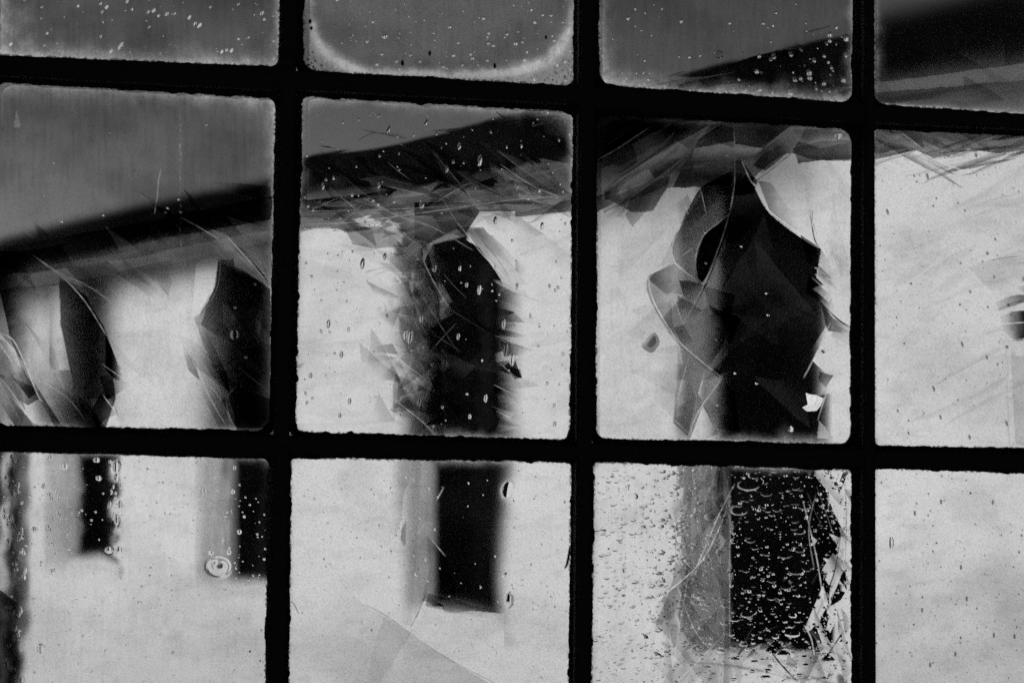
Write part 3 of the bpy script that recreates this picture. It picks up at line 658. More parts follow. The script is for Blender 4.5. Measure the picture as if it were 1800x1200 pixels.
p.flakes([(530, 410), (1004, 380), (1004, 765), (900, 765), (920, 500), (700, 440), (640, 600), (640, 765), (530, 765)], 26, [-12, 8, 30], 120, 22, .13, 68, 10, 6, glint=.08)
for q, a, b, k in [([(862, 534), (904, 549), (870, 562)], (904, 549), (860, 545), .8), ([(880, 598), (940, 614), (936, 620), (885, 626)], (885, 610), (940, 616), .75), ([(868, 678), (903, 698), (866, 690)], (870, 685), (903, 697), .8), ([(646, 612), (690, 604), (700, 622), (650, 618)], (690, 612), (648, 612), .5), ([(648, 622), (700, 628), (652, 640)], (700, 628), (650, 630), .45), ([(708, 742), (732, 730), (760, 764), (716, 764)], (735, 750), (708, 745), .55), ([(662, 508), (720, 495), (735, 560), (690, 548)], (730, 520), (664, 510), .6), ([(664, 552), (705, 540), (690, 580)], (700, 550), (664, 556), .4), ([(520, 640), (545, 632), (524, 648)], (524, 645), (545, 634), .4), ([(620, 440), (640, 425), (660, 440), (600, 448)], (640, 430), (610, 445), .25), ([(560, 455), (610, 440), (600, 460)], (600, 445), (560, 455), .12)]:
    S(q, a, b, k, 0)
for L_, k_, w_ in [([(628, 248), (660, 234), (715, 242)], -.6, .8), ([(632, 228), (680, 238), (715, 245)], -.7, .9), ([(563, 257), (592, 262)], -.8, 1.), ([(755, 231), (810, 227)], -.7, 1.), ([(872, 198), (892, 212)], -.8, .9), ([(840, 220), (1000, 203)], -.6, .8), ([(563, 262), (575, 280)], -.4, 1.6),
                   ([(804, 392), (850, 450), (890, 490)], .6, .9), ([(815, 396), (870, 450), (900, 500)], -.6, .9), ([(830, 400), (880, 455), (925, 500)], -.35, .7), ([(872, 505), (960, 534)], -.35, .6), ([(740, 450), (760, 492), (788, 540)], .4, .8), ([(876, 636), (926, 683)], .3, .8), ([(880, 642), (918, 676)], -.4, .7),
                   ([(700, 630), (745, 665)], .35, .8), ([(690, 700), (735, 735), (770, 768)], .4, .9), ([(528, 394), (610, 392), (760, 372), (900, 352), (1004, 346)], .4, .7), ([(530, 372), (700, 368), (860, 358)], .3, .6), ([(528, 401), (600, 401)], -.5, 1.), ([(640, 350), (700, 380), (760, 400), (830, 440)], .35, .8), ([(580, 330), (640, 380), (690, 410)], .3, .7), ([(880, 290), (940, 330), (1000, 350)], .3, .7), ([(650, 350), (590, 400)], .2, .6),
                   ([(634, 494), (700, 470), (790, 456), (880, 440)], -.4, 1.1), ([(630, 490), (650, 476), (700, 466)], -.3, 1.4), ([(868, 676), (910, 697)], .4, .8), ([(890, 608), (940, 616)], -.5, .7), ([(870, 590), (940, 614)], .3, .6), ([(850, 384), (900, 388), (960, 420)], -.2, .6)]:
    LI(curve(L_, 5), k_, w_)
p.bubbles(250, .9, 2.5, 25, 2.1, .12, A=380, pw=2.4, bias=(0, 90))
for (x, y, a, b) in [(637, 464, 3.8, 10), (682, 227, 3.4, 8), (748, 215, 3, 7), (665, 203, 2.4, 5), (630, 210, 2.4, 4), (843, 283, 3.6, 10), (842, 510, 3, 9), (785, 298, 2.6, 6), (807, 258, 2.8, 6), (720, 592, 5, 12), (712, 588, 4, 9), (900, 632, 4.5, 11), (889, 615, 5, 12), (736, 706, 4, 8), (577, 570, 3.2, 8), (600, 623, 2.8, 6), (546, 660, 2.8, 5.5), (740, 560, 3.4, 7), (853, 700, 2.8, 7), (805, 592, 2.4, 6), (614, 705, 3, 6.5), (597, 730, 2.4, 5), (974, 745, 2.6, 5), (870, 388, 3, 7), (741, 361, 4, 7), (952, 398, 2.8, 7), (885, 570, 3, 9), (568, 328, 2.4, 6), (666, 327, 2.4, 5), (676, 451, 2.6, 6), (763, 472, 3.6, 7), (808, 472, 2, 5), (908, 503, 2.2, 6), (965, 503, 1.8, 4.6)]:
    p.bubble(x, y, a, b, .14, 300, (0, 60) if y < 330 else (0, 0))
    if y > 400 and (x < 680 or x > 900): p.line([(x + .5, y + b * .7), (x + a * .8, y), (x + a * .5, y - b * .75)], 1.1, grime=.65)
p.edges(5, 6, 6, 5, .6, 36, 9)

p = panes[(1, 2)]
p.wave(6, 6, 120, 120, 7); p.R += .09; p.dust(.012, .03, 17)
S, LI = p.shade, p.glint
p.dy += -12 * smooth(330, 280, p.Y)
p.flakes([(1050, 230), (1270, 215), (1200, 300), (1050, 400)], 16, -34, 110, 30, .5, 71, 5, 10, fmax=.10)
S([(1046, 200), (1245, 208), (1140, 225), (1086, 262), (1046, 288)], (1100, 230), (1200, 215), .95, .6)
S([(1046, 288), (1086, 262), (1140, 225), (1235, 215), (1190, 250), (1095, 312), (1046, 348)], (1090, 265), (1120, 310), .75, .1)
S([(1046, 300), (1076, 290), (1110, 300), (1046, 342)], (1050, 322), (1110, 298), 0, 0, .62, 0)
S([(1046, 348), (1095, 312), (1190, 250), (1215, 268), (1160, 310), (1106, 350), (1060, 375)], (1110, 318), (1128, 345), .0, .85, .55, .0)
S([(1100, 310), (1190, 250), (1250, 218), (1212, 268), (1150, 315), (1140, 300)], (1150, 275), (1160, 305), .0, .75, .25, .0)
S([(1110, 255), (1190, 212), (1240, 208), (1180, 245), (1120, 285)], (1130, 262), (1190, 250), .0, .5, .22, .0)
S([(1060, 335), (1100, 318), (1080, 345), (1062, 352)], (1060, 345), (1095, 325), .8, .2)
S([(1106, 350), (1160, 312), (1215, 268), (1208, 292), (1160, 345), (1110, 400), (1098, 380)], (1120, 350), (1150, 360), .5, .1)
S([(1046, 345), (1085, 330), (1090, 352), (1046, 372)], (1046, 350), (1095, 345), .85, .4)
S([(1205, 280), (1250, 222), (1290, 216), (1290, 262), (1250, 250)], (1260, 235), (1230, 255), .55, .1)
S([(1218, 262), (1290, 250), (1290, 282), (1212, 284)], (1250, 258), (1250, 286), 0, .0, .55, .05)
S([(1195, 300), (1290, 284), (1290, 322), (1232, 330), (1180, 330)], (1240, 290), (1240, 312), .4, .85)
S([(1290, 216), (1395, 218), (1330, 262), (1290, 262)], (1340, 225), (1300, 262), .75, .2)
S([(1290, 255), (1338, 262), (1322, 275), (1290, 280)], (1300, 260), (1300, 280), 0, 0, .58, .1)
S([(1322, 275), (1392, 218), (1412, 228), (1392, 268), (1338, 306), (1325, 290)], (1340, 270), (1395, 240), .35, .1, .02, .3); S([(1322, 292), (1345, 300), (1390, 268), (1380, 250), (1335, 275)], (1340, 290), (1380, 250), .8, .2)
S([(1392, 228), (1500, 228), (1500, 250), (1440, 262), (1400, 250)], (1440, 230), (1440, 258), .4, .0, .12, .34); S([(1392, 262), (1440, 250), (1500, 246), (1500, 280), (1430, 284), (1402, 290)], (1460, 260), (1460, 292), .5, .9)
S([(1288, 285), (1302, 282), (1330, 318), (1322, 340), (1286, 345)], (1300, 290), (1305, 330), .75, .92)
p.poly([(1396, 276), (1460, 286), (1500, 283), (1500, 345), (1440, 345)], 0, 42)
# white wall to the left of the figure
p.poly([(1170, 332), (1228, 330), (1232, 345), (1205, 372), (1186, 420), (1182, 455), (1140, 482), (1120, 420)], -34, 40)
p.poly([(1146, 480), (1140, 500), (1160, 560), (1192, 604), (1200, 640), (1120, 640), (1100, 520)], -12, 0, (.1, 0))
G1 = curve([(1232, 332), (1262, 312), (1288, 300), (1284, 355), (1274, 392), (1236, 420), (1224, 455), (1224, 494), (1205, 478), (1184, 456), (1180, 432), (1196, 400), (1212, 362)], 4, True)
p.poly(G1, -4, 34)
S(G1, (1200, 380), (1262, 440), .68, .30)
S([(1230, 330), (1284, 302), (1284, 340), (1262, 350), (1240, 372)], (1250, 330), (1262, 362), .85, .3); S([(1188, 412), (1215, 368), (1236, 340), (1244, 372), (1222, 392), (1196, 420)], (1215, 372), (1214, 415), .55, 0)
S([(1180, 365), (1208, 340), (1214, 360), (1196, 398)], (1210, 360), (1180, 360), .35, 0)
p.poly(curve([(1238, 412), (1262, 394), (1284, 370), (1272, 420), (1240, 488), (1226, 495), (1222, 462)], 4, True), 48, 30)
S(curve([(1238, 412), (1262, 394), (1284, 370), (1272, 420), (1240, 488), (1226, 495), (1222, 462)], 4, True), (1230, 440), (1270, 400), .7, .8)
S([(1192, 400), (1150, 480), (1182, 460), (1181, 430)], (1182, 450), (1140, 440), .22, 0)
G2 = curve([(1184, 462), (1150, 480), (1138, 490), (1138, 515), (1158, 555), (1186, 596), (1222, 632), (1262, 664), (1272, 600), (1262, 540), (1236, 500), (1212, 480)], 4, True)
p.poly(G2, 2, 0, (-.15, .15))
S(G2, (1150, 500), (1205, 500), .52, .1); S([(1184, 462), (1150, 480), (1140, 492), (1172, 520), (1200, 500), (1215, 490)], (1150, 480), (1195, 490), .68, .15)
S([(1192, 492), (1222, 495), (1240, 500), (1224, 528), (1212, 534), (1198, 516)], (1210, 500), (1218, 532), .8, .1)
S([(1190, 520), (1214, 532), (1232, 545), (1202, 568), (1194, 550)], (1215, 535), (1200, 565), .55, .0); S([(1182, 575), (1200, 570), (1218, 600), (1200, 606)], (1200, 575), (1215, 606), .5, .2)
S([(1236, 502), (1290, 520), (1280, 566), (1246, 545)], (1240, 525), (1285, 525), .45, .85)
S([(1243, 535), (1282, 556), (1268, 612), (1240, 650), (1212, 615), (1200, 570)], (1225, 590), (1265, 590), .1, .8)
S([(1250, 540), (1300, 560), (1262, 650), (1240, 640)], (1252, 600), (1290, 590), .2, .95, .04, 0)
G3 = [(1190, 606), (1262, 666), (1232, 712), (1212, 768), (1180, 740), (1190, 680)]
S(G3, (1195, 640), (1240, 690), .25, .0); S([(1190, 655), (1200, 640), (1222, 700), (1208, 768), (1182, 742)], (1190, 660), (1205, 750), .1, .6); S([(1130, 620), (1190, 606), (1198, 650), (1186, 740), (1150, 700)], (1190, 650), (1130, 650), .22, .0)
p.poly([(1238, 645), (1266, 666), (1235, 712), (1226, 690)], -34, 0, (.3, 0)); p.poly([(1234, 712), (1250, 742), (1264, 760), (1262, 772), (1212, 772)], -64, 0, (.7, 0)); S([(1234, 712), (1252, 742), (1264, 760), (1240, 772), (1212, 772)], (1225, 750), (1262, 750), .05, .5)
S([(1232, 712), (1268, 666), (1290, 690), (1300, 760), (1262, 752)], (1240, 710), (1290, 710), .0, .9, .05, 0)
S(curve([(1126, 606), (1148, 584), (1158, 602), (1146, 618)], 5, True), (1142, 602), (1130, 590), .62, .05); S(curve([(1135, 604), (1148, 590), (1152, 602), (1144, 609)], 5, True), (1145, 600), (1136, 596), .6, .2)
S([(1070, 510), (1088, 505), (1095, 520), (1066, 538)], (1085, 515), (1066, 530), .14, .04)
# right hand side
p.poly([(1288, 300), (1326, 312), (1346, 366), (1400, 412), (1440, 438), (1440, 500), (1288, 500), (1286, 380)], 4, 44)
S([(1284, 345), (1318, 320), (1345, 366), (1300, 420), (1275, 430)], (1295, 345), (1300, 400), .4, .9, .03, 0)
p.poly(curve([(1326, 312), (1392, 270), (1425, 330), (1427, 392), (1441, 436), (1400, 414), (1352, 376), (1332, 345)], 5, True), 150, 62, (-.35, -.25))
S([(1330, 318), (1352, 322), (1385, 365), (1420, 395), (1440, 434), (1400, 414), (1352, 376)], (1345, 360), (1385, 345), .62, .0)
p.poly([(1394, 270), (1425, 282), (1500, 285), (1500, 580), (1462, 528), (1450, 505), (1434, 488), (1442, 440), (1428, 392), (1425, 330)], 60, 34, (-.4, 0))
p.poly([(1464, 568), (1500, 585), (1500, 772), (1460, 772), (1462, 690), (1463, 660), (1444, 650), (1427, 634)], 48, 0, (-.2, 0))
S([(1464, 570), (1500, 585), (1500, 610), (1458, 590)], (1470, 572), (1475, 612), .35, 0)
S([(1440, 652), (1464, 660), (1450, 682), (1438, 668)], (1445, 660), (1450, 682), .75, .45); p.poly([(1438, 738), (1462, 770), (1434, 770)], 30, 0, (1.2, 0)); S([(1438, 738), (1462, 770), (1434, 770)], (1440, 745), (1450, 770), .6, .3)
for q, a, b in [([(1405, 412), (1440, 436), (1452, 452), (1458, 470), (1440, 478), (1418, 462)], (1420, 440), (1462, 460)), ([(1420, 484), (1456, 516), (1438, 530), (1415, 515)], (1430, 505), (1462, 525)), ([(1440, 530), (1462, 560), (1500, 578), (1480, 586), (1452, 580)], (1450, 560), (1500, 580))]:
    S(q, a, b, .85, .05)
p.flakes([(1410, 430), (1450, 470), (1458, 560), (1410, 560)], 10, 32, 44, 12, .7, 74, 8, 16, dirv=(1, 0), glint=.3)
p.flakes([(1290, 380), (1430, 480), (1440, 760), (1270, 760)], 12, [40, -50], 150, 50, .3, 75, 9, 6, fmax=.018, glint=.12)
p.flakes([(1060, 400), (1180, 420), (1190, 750), (1060, 750)], 16, [-35, 40], 110, 40, .13, 76, 9, 6, glint=.1)
p.flakes([(1400, 300), (1490, 300), (1490, 500), (1440, 430)], 8, [60, 40], 110, 30, .12, 77, 9, 6, glint=.15)
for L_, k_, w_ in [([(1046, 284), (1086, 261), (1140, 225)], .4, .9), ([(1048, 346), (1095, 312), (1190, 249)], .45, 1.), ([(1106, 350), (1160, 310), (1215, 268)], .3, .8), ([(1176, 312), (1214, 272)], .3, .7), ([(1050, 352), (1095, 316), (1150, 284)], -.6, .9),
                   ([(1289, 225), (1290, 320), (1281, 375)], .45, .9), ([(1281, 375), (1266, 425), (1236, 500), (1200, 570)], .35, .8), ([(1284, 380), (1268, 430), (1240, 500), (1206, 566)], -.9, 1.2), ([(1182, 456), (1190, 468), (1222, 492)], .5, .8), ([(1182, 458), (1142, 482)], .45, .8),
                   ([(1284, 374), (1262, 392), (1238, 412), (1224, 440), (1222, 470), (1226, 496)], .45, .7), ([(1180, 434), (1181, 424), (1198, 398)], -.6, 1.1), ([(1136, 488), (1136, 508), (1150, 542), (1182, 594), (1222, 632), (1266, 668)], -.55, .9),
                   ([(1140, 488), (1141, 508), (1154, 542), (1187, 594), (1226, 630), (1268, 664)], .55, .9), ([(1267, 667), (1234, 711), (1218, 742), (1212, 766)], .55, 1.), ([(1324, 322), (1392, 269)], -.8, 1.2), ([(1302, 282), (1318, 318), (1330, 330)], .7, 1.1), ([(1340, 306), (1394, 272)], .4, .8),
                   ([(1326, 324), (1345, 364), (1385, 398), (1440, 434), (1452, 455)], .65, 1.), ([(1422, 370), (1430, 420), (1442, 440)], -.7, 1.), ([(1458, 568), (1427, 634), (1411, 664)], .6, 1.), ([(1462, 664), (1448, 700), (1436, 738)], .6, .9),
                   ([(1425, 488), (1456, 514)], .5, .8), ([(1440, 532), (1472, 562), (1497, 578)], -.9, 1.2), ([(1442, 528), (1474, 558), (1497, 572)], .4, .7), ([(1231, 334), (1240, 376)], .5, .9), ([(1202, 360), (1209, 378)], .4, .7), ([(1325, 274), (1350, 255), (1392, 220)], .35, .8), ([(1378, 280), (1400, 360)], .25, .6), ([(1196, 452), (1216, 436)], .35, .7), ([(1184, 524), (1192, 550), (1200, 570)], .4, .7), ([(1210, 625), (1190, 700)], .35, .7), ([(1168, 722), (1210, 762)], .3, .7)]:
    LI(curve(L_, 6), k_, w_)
for (x, y) in [(1302, 434), (1240, 463), (1346, 516), (1348, 554), (1258, 597), (1291, 656), (1328, 674), (1260, 712), (1388, 753), (1238, 409)]:
    p.bubble(x, y, 2.6, 1.5, .2, 300, (-200, 0))
p.flakes([(1050, 225), (1300, 215), (1220, 280), (1060, 360)], 12, -35, 100, 16, .6, 78, 4, 4, fmax=.3, glint=.4)
p.bubble(1472, 237, 6.5, 7.5, 0, 260, (0, 60)); p.bubble(1276, 272, 2.5, 4.5, 0, 400, (0, -60)); p.bubble(1388, 754, 4.5, 5, 0, 120, (100, 0))
p.line([(1444, 617), (1446, 619)], 2.2, grime=.9, taper=False)
S([(1046, 200), (1500, 226), (1500, 330), (1300, 345), (1200, 300), (1046, 350)], (1100, 210), (1500, 330), .35, .0)
p.edges(8, 5, 4, 7, .6, 37, 12)

p = panes[(1, 3)]
p.wave(16, 16, 90, 60, 8); p.R += .07; p.dust(.012, .03, 18, 50)
p.poly([(1530, 220), (1810, 235), (1810, 282), (1700, 262), (1620, 285), (1530, 288)], 0, -42, (0, 0), (0, .7))
p.flakes([(1535, 235), (1720, 240), (1700, 285), (1535, 285)], 34, [35, -14, 28], 90, 15, .85, 81, 6, 9, fmax=.08, glint=.35)
p.poly([(1535, 282), (1610, 265), (1622, 272), (1690, 302), (1810, 268), (1810, 330), (1535, 330)], 0, 44)
p.flakes([(1640, 245), (1810, 240), (1810, 272), (1690, 300)], 18, -14, 120, 7, .8, 82, 4, 8, glint=.4)
p.flakes([(1600, 330), (1810, 310), (1810, 760), (1600, 760)], 30, [-16, -4, -30], 130, 26, .16, 83, 8, 5, glint=.12)
S = p.shade
S([(1756, 556), (1778, 546), (1810, 544), (1810, 592), (1782, 598), (1764, 582)], (1800, 570), (1762, 570), .97, .15)
S([(1748, 530), (1775, 520), (1810, 516), (1810, 526), (1776, 538), (1754, 547)], (1800, 530), (1750, 545), .75, .2); S([(1780, 505), (1810, 500), (1810, 520)], (1806, 512), (1782, 510), .5, 0)
S([(1775, 612), (1784, 625), (1810, 622), (1810, 790), (1782, 780)], (1784, 700), (1830, 700), .22, .1); S([(1700, 470), (1760, 455), (1810, 450), (1810, 500), (1740, 510)], (1740, 465), (1800, 510), .18, 0)
for L_, k_, w_ in [([(1622, 271), (1660, 290), (1692, 301)], .5, .8), ([(1680, 300), (1750, 284), (1810, 272)], -.4, .7), ([(1690, 372), (1750, 350), (1810, 336)], -.35, .7), ([(1710, 466), (1760, 454), (1800, 450)], -.6, .7), ([(1750, 546), (1775, 534), (1810, 526)], -.8, 1.), ([(1750, 570), (1810, 566)], .8, .8), ([(1772, 600), (1810, 596)], -.7, .8), ([(1640, 258), (1680, 274)], .5, .7), ([(1584, 235), (1625, 266)], .4, .7), ([(1536, 750), (1600, 764), (1640, 770)], -.3, .6), ([(1600, 232), (1650, 262), (1680, 274)], -.6, .7), ([(1536, 284), (1560, 278), (1612, 264)], .5, .7)]:
    p.glint(curve(L_, 5), k_, w_)
rng = random.Random(3); x = 1766; cr = [(1766, 606)]
for k in range(20): x += rng.uniform(-1.5, 1.8) + (.9 if k < 4 else 0); cr.append((min(x, 1786), 612 + k * 9))
p.line(cr, 1.0, grime=.32, taper=False)
p.specks(230, 91, 2.0, 1.4, .6)
for (x, y, a, b) in [(1628, 311, 2.4, 7), (1558, 373, 2.4, 6), (1713, 274, 3, 4), (1689, 605, 2.2, 6), (1639, 683, 2.4, 6), (1651, 733, 2.2, 5), (1732, 628, 2.2, 5), (1767, 744, 2.4, 6), (1702, 768, 2.4, 5), (1595, 761, 2, 4), (1605, 310, 1.8, 3), (1694, 371, 1.8, 3), (1703, 513, 2, 3.4), (1599, 499, 2.2, 3), (1747, 421, 1.8, 3.4), (1745, 487, 2.2, 3), (1734, 540, 2.2, 2.4), (1536, 525, 2.2, 4), (1576, 722, 2, 3.4), (1574, 558, 1.6, 2.4), (1733, 446, 3, 3.4), (1769, 537, 4, 4), (1774, 554, 3.5, 3), (1797, 491, 3.5, 4.5), (1767, 610, 3.5, 3.2), (1751, 640, 2.4, 2.4)]:
    th = -.3; w_ = p.win(x - 9, x + 9, y - 9, y + 9); ux = (p.X[w_] - x) * cos(th) + (p.Y[w_] - y) * sin(th); uy = -(p.X[w_] - x) * sin(th) + (p.Y[w_] - y) * cos(th)
    d = np.hypot(ux / a, uy / b); p.K[w_] = np.maximum(p.K[w_], smooth(1.15, .8, d) * (.55 + .4 * smooth(-.5, .8, ux / a)))
p.edges(3, 0, 4, 5, .5, 38, 6)
# ---- bottom row --------------------------------------------------------------
p = panes[(2, 0)]
p.wave(9, 9, 45, 120, 9); p.R += .075; p.dust(.015, .03, 19); p.R += .06 * (smooth(70, 85, p.X) * smooth(125, 115, p.X) + smooth(335, 350, p.X) * smooth(395, 380, p.X)); p.F = np.maximum(p.F, .42 * (smooth(80, 105, p.X) * smooth(150, 125, p.X) + smooth(350, 380, p.X) * smooth(425, 400, p.X)) * (.5 + .9 * fbm(p.X / 12, p.Y / 90, 3)))  # light painted over the two shaded jambs as a pale strip
p.dx += 6 * np.sin(p.Y / 12 + 3 * fbm(p.X / 40, p.Y / 40, 5)) * np.exp(-((p.X - 22) / 26) ** 2)
p.dx += 9 * np.sin(p.Y / 11 + 4 * fbm(p.X / 30, p.Y / 30, 6)) * (np.exp(-((p.X - 205) / 16) ** 2) + np.exp(-((p.X - 402) / 14) ** 2) + .6 * np.exp(-((p.X - 140) / 20) ** 2))
p.shade([(-10, 1030), (8, 1040), (34, 1060), (38, 1210), (-10, 1210)], (22, 1120), (40, 1120), .9, .2); p.dx -= 10 * smooth(115, 135, p.X) * smooth(240, 215, p.X)
rng = random.Random(12)
sk = lambda: rng.random() < .62
xc = 25 + 7 * np.sin(p.Y / 21 + 2) * fbm(p.Y / 60, p.Y * 0, 8) + 8 * (fbm(p.Y / 14, p.Y * 0, 9) - .5)
p.K = 1 - (1 - p.K) * (1 - .86 * np.exp(-np.abs((p.X - xc) / (10 + 5 * fbm(p.X / 6, p.Y / 16, 10))) ** 2.6) * (.45 + .75 * fbm(p.X / 7, p.Y / 15, 12)))
for k in range(44): p.bubble(rng.gauss(25, 10), rng.uniform(798, 1200), rng.uniform(2, 4.5), rng.uniform(3, 8), rng.gauss(0, .3), rng.uniform(40, 90))
for k in range(20):
    if sk(): p.bubble(rng.gauss(203, 6), rng.uniform(798, 975), 1.2 + 3.5 * rng.random() ** 2, rng.uniform(2, 9), .2, 120)
    if sk(): p.bubble(rng.gauss(404, 11), rng.uniform(798, 1010), 1 + 3 * rng.random() ** 2, rng.uniform(2, 6), .1, 130)
    p.bubble(rng.gauss(95, 11), rng.uniform(798, 1010), rng.uniform(1.6, 3), rng.uniform(2.5, 6), .1, 60)
p.bubbles(430, .7, 2.3, 26, 1., 0, A=360, pw=3.2, bias=(0, -60))
for (x, y, a, b) in [(113, 819, 8, 6), (170, 808, 6, 4.5), (174, 840, 5, 4.5), (205, 821, 7, 10), (61, 930, 5, 5), (246, 1058, 4, 3.4), (73, 1138, 7, 9), (212, 887, 4, 7), (206, 912, 4, 10), (421, 934, 4, 4), (440, 1147, 6, 5), (458, 1165, 6, 7), (396, 1037, 4, 4), (93, 1004, 5, 5), (371, 971, 5, 4), (358, 862, 4, 6), (400, 1142, 3, 3), (306, 1187, 3, 3), (282, 1114, 2.6, 2.4), (192, 966, 7, 6)]:
    p.bubble(x, y, a, b, 0, 190, (0, -30))
cxx, cyy_ = 385, 995                          # the big ringed seed
w_ = p.win(355, 415, 968, 1022); X, Y = p.X[w_] - cxx, p.Y[w_] - cyy_; r = np.hypot(X / 25, Y / 21); th = np.arctan2(Y, X)
rad = 70 * np.exp(-((r - .96) / .06) ** 2) * np.cos(th - .3) - 240 * np.exp(-((r - .80) / .07) ** 2) * np.sin(th + 2.3) * (r < .9) + 300 * np.exp(-((r - .45) / .16) ** 2)
sc_ = np.where(r < 1.1, rad, 0) / np.maximum(np.hypot(X, Y), 1); p.dx[w_] = np.where(r < 1.1, sc_ * X, p.dx[w_]); p.dy[w_] = np.where(r < 1.1, sc_ * Y, p.dy[w_])
p.K[w_] = np.maximum(p.K[w_], .9 * smooth(.36, .2, np.hypot((X - 3) / 22, (Y + 1) / 16 + .25 * X / 20)) * (fbm(X / 4, Y / 4, 4) > .42))
p.K[w_] = np.maximum(p.K[w_], np.exp(-((r - .84) / .09) ** 2) * smooth(.5, .9, np.cos(th - 2.25)))
p.edges(0, 3, 0, 2, .45, 39, 6)

p = panes[(2, 1)]
p.wave(9, 6, 90, 140, 10); p.R += .11; p.dust(.012, .025, 20); p.F = np.maximum(p.F, .36 * smooth(690, 715, p.X) * smooth(775, 755, p.X) * (.5 + .9 * fbm(p.X / 12, p.Y / 90, 3)))  # pale strip painted here to brighten the jamb behind
p.dx += np.where(p.X > 830, 1, 0) * (-14 + 20 * smooth(820, 1060, p.Y)) * smooth(830, 880, p.X)
p.dx += 16 * np.exp(-((p.Y - 862) / 16) ** 2) * smooth(865, 890, p.X)
p.dy += smooth(770, 890, p.X) * -14 * smooth(1000, 1050, p.Y)
p.poly(curve([(746, 806), (768, 806), (780, 840), (764, 880), (740, 960), (728, 1060), (722, 1100), (640, 1060), (700, 930), (712, 860)], 4, True), -6, 0, (.25, 0), keep=.5)
p.poly([(750, 938), (782, 976), (792, 1010), (760, 1020), (750, 1050), (740, 1060), (756, 990)], 16, 0, (-.3, .1), keep=.5)
p.poly([(764, 806), (782, 806), (782, 856), (768, 840), (766, 824)], 12, 0, (.6, 0)); p.poly([(706, 930), (714, 916), (712, 960), (704, 948)], 14, 0)
p.poly([(742, 1055), (775, 1062), (780, 1075), (800, 1076), (830, 1072), (885, 1078), (885, 1210), (870, 1200), (720, 1100)], 10, 26, keep=.4)
p.poly([(740, 1040), (756, 1048), (780, 1064), (760, 1064)], 30, -20)
p.poly([(676, 1080), (720, 1112), (790, 1158), (880, 1210), (700, 1210)], -40, 60, (.2, 0), (.2, 1.2))
p.poly([(700, 1100), (722, 1112), (800, 1150), (820, 1160), (760, 1158), (716, 1150)], 0, 10)
S = p.shade
S([(676, 1080), (722, 1113), (790, 1158), (880, 1210), (640, 1210), (660, 1120)], (760, 1150), (690, 1190), .24, .10); S([(512, 940), (640, 1062), (722, 1113), (660, 1210), (512, 1210)], (700, 1110), (540, 1010), .16, .0); S([(680, 806), (740, 806), (730, 1000), (722, 1100), (690, 1090), (700, 950)], (722, 950), (690, 950), .12, 0)
S([(748, 936), (784, 978), (796, 1020), (800, 1050), (756, 1056), (752, 1000)], (790, 1000), (752, 1000), .55, .15); S([(752, 1040), (790, 1050), (840, 1066), (880, 1074), (885, 1090), (800, 1078), (748, 1062)], (820, 1060), (820, 1085), .6, .0)
for L_, k_, w_ in [([(749, 1040), (736, 1072), (721, 1102)], -.65, 1.), ([(752, 1042), (740, 1074), (724, 1104)], .4, .7), ([(640, 1060), (680, 1082), (724, 1114)], -.4, 1.3), ([(724, 1114), (790, 1158), (880, 1204)], -.5, .8), ([(750, 938), (782, 976)], .6, .9), ([(780, 855), (766, 880)], .6, 1.), ([(706, 930), (714, 914)], -.5, 1.), ([(756, 990), (748, 1020)], .5, .9), ([(732, 940), (748, 916)], .5, .9), ([(824, 1080), (834, 1072), (850, 1072)], -.5, .8), ([(703, 995), (726, 1014)], -.3, .8), ([(724, 1112), (760, 1140), (800, 1156)], -.25, .8)]:
    p.glint(curve(L_, 5), k_, w_)
p.bubble(896, 1052, 7, 14, .1, 120); p.line(curve([(893, 1040), (900, 1048), (899, 1062), (893, 1068)], 4), 2.2, to=DARK); p.bubble(892, 860, 9, 14, .3, 80)
p.bubbles(170, .8, 1.7, 27, 2.6, .03, A=330, pw=2); p.specks(120, 92, 1.5, 2.6, .6); p.specks(5, 95, 2.4, 1)
p.line([(497 + 3, 960), (501, 962)], 1, grime=.1)
p.line(curve([(1001, 958), (999, 975), (996, 990), (992, 998)], 4), 2.2, grime=1); p.line(curve([(512, 1055), (519, 1064), (525, 1078)], 4), 1.1, grime=.6)
p.edges(4, 5, 0, 4, .5, 40, 8)

p = panes[(2, 2)]
p.wave(10, 8, 70, 110, 11); p.R += .035; p.dust(.02, .03, 21); p.F = np.maximum(p.F, .22 * smooth(1170, 1200, p.X) * smooth(1286, 1278, p.X) * (.6 + .8 * fbm(p.X / 12, p.Y / 90, 3)))  # painted lift on the shaded jamb of the nearest window
lr = [(1170, 820), (1290, 820), (1282, 960), (1280, 1140), (1250, 1210), (1170, 1210), (1140, 1090), (1190, 1000)]
p.poly([(1280, 812), (1284, 900), (1281, 1142), (1262, 1142), (1264, 812)], -10, 0)
S = p.shade
S([(1188, 818), (1282, 818), (1280, 905), (1262, 930), (1232, 985), (1200, 1010), (1190, 980), (1196, 900)], (1200, 850), (1280, 850), .12, .35)
S([(1200, 818), (1216, 818), (1212, 980), (1196, 950)], (1214, 880), (1196, 880), .3, .0)
S([(1262, 820), (1290, 820), (1284, 900), (1250, 940)], (1280, 850), (1255, 880), .6, .1)
S([(1236, 980), (1280, 900), (1281, 1140), (1216, 1140), (1192, 1070), (1160, 1052)], (1270, 1000), (1180, 1040), .45, .12)
S([(1160, 1050), (1210, 1000), (1226, 1110), (1190, 1200), (1150, 1200), (1140, 1090)], (1200, 1060), (1150, 1100), .2, .0)
p.poly([(1270, 905), (1283, 905), (1281, 1142), (1262, 1142), (1250, 1000)], -26, 0)
p.flakes(lr, 60, [-52, 52, 85, -62, 88], 95, 30, .42, 84, 7, 10, dirv=(1, .1), glint=.3)
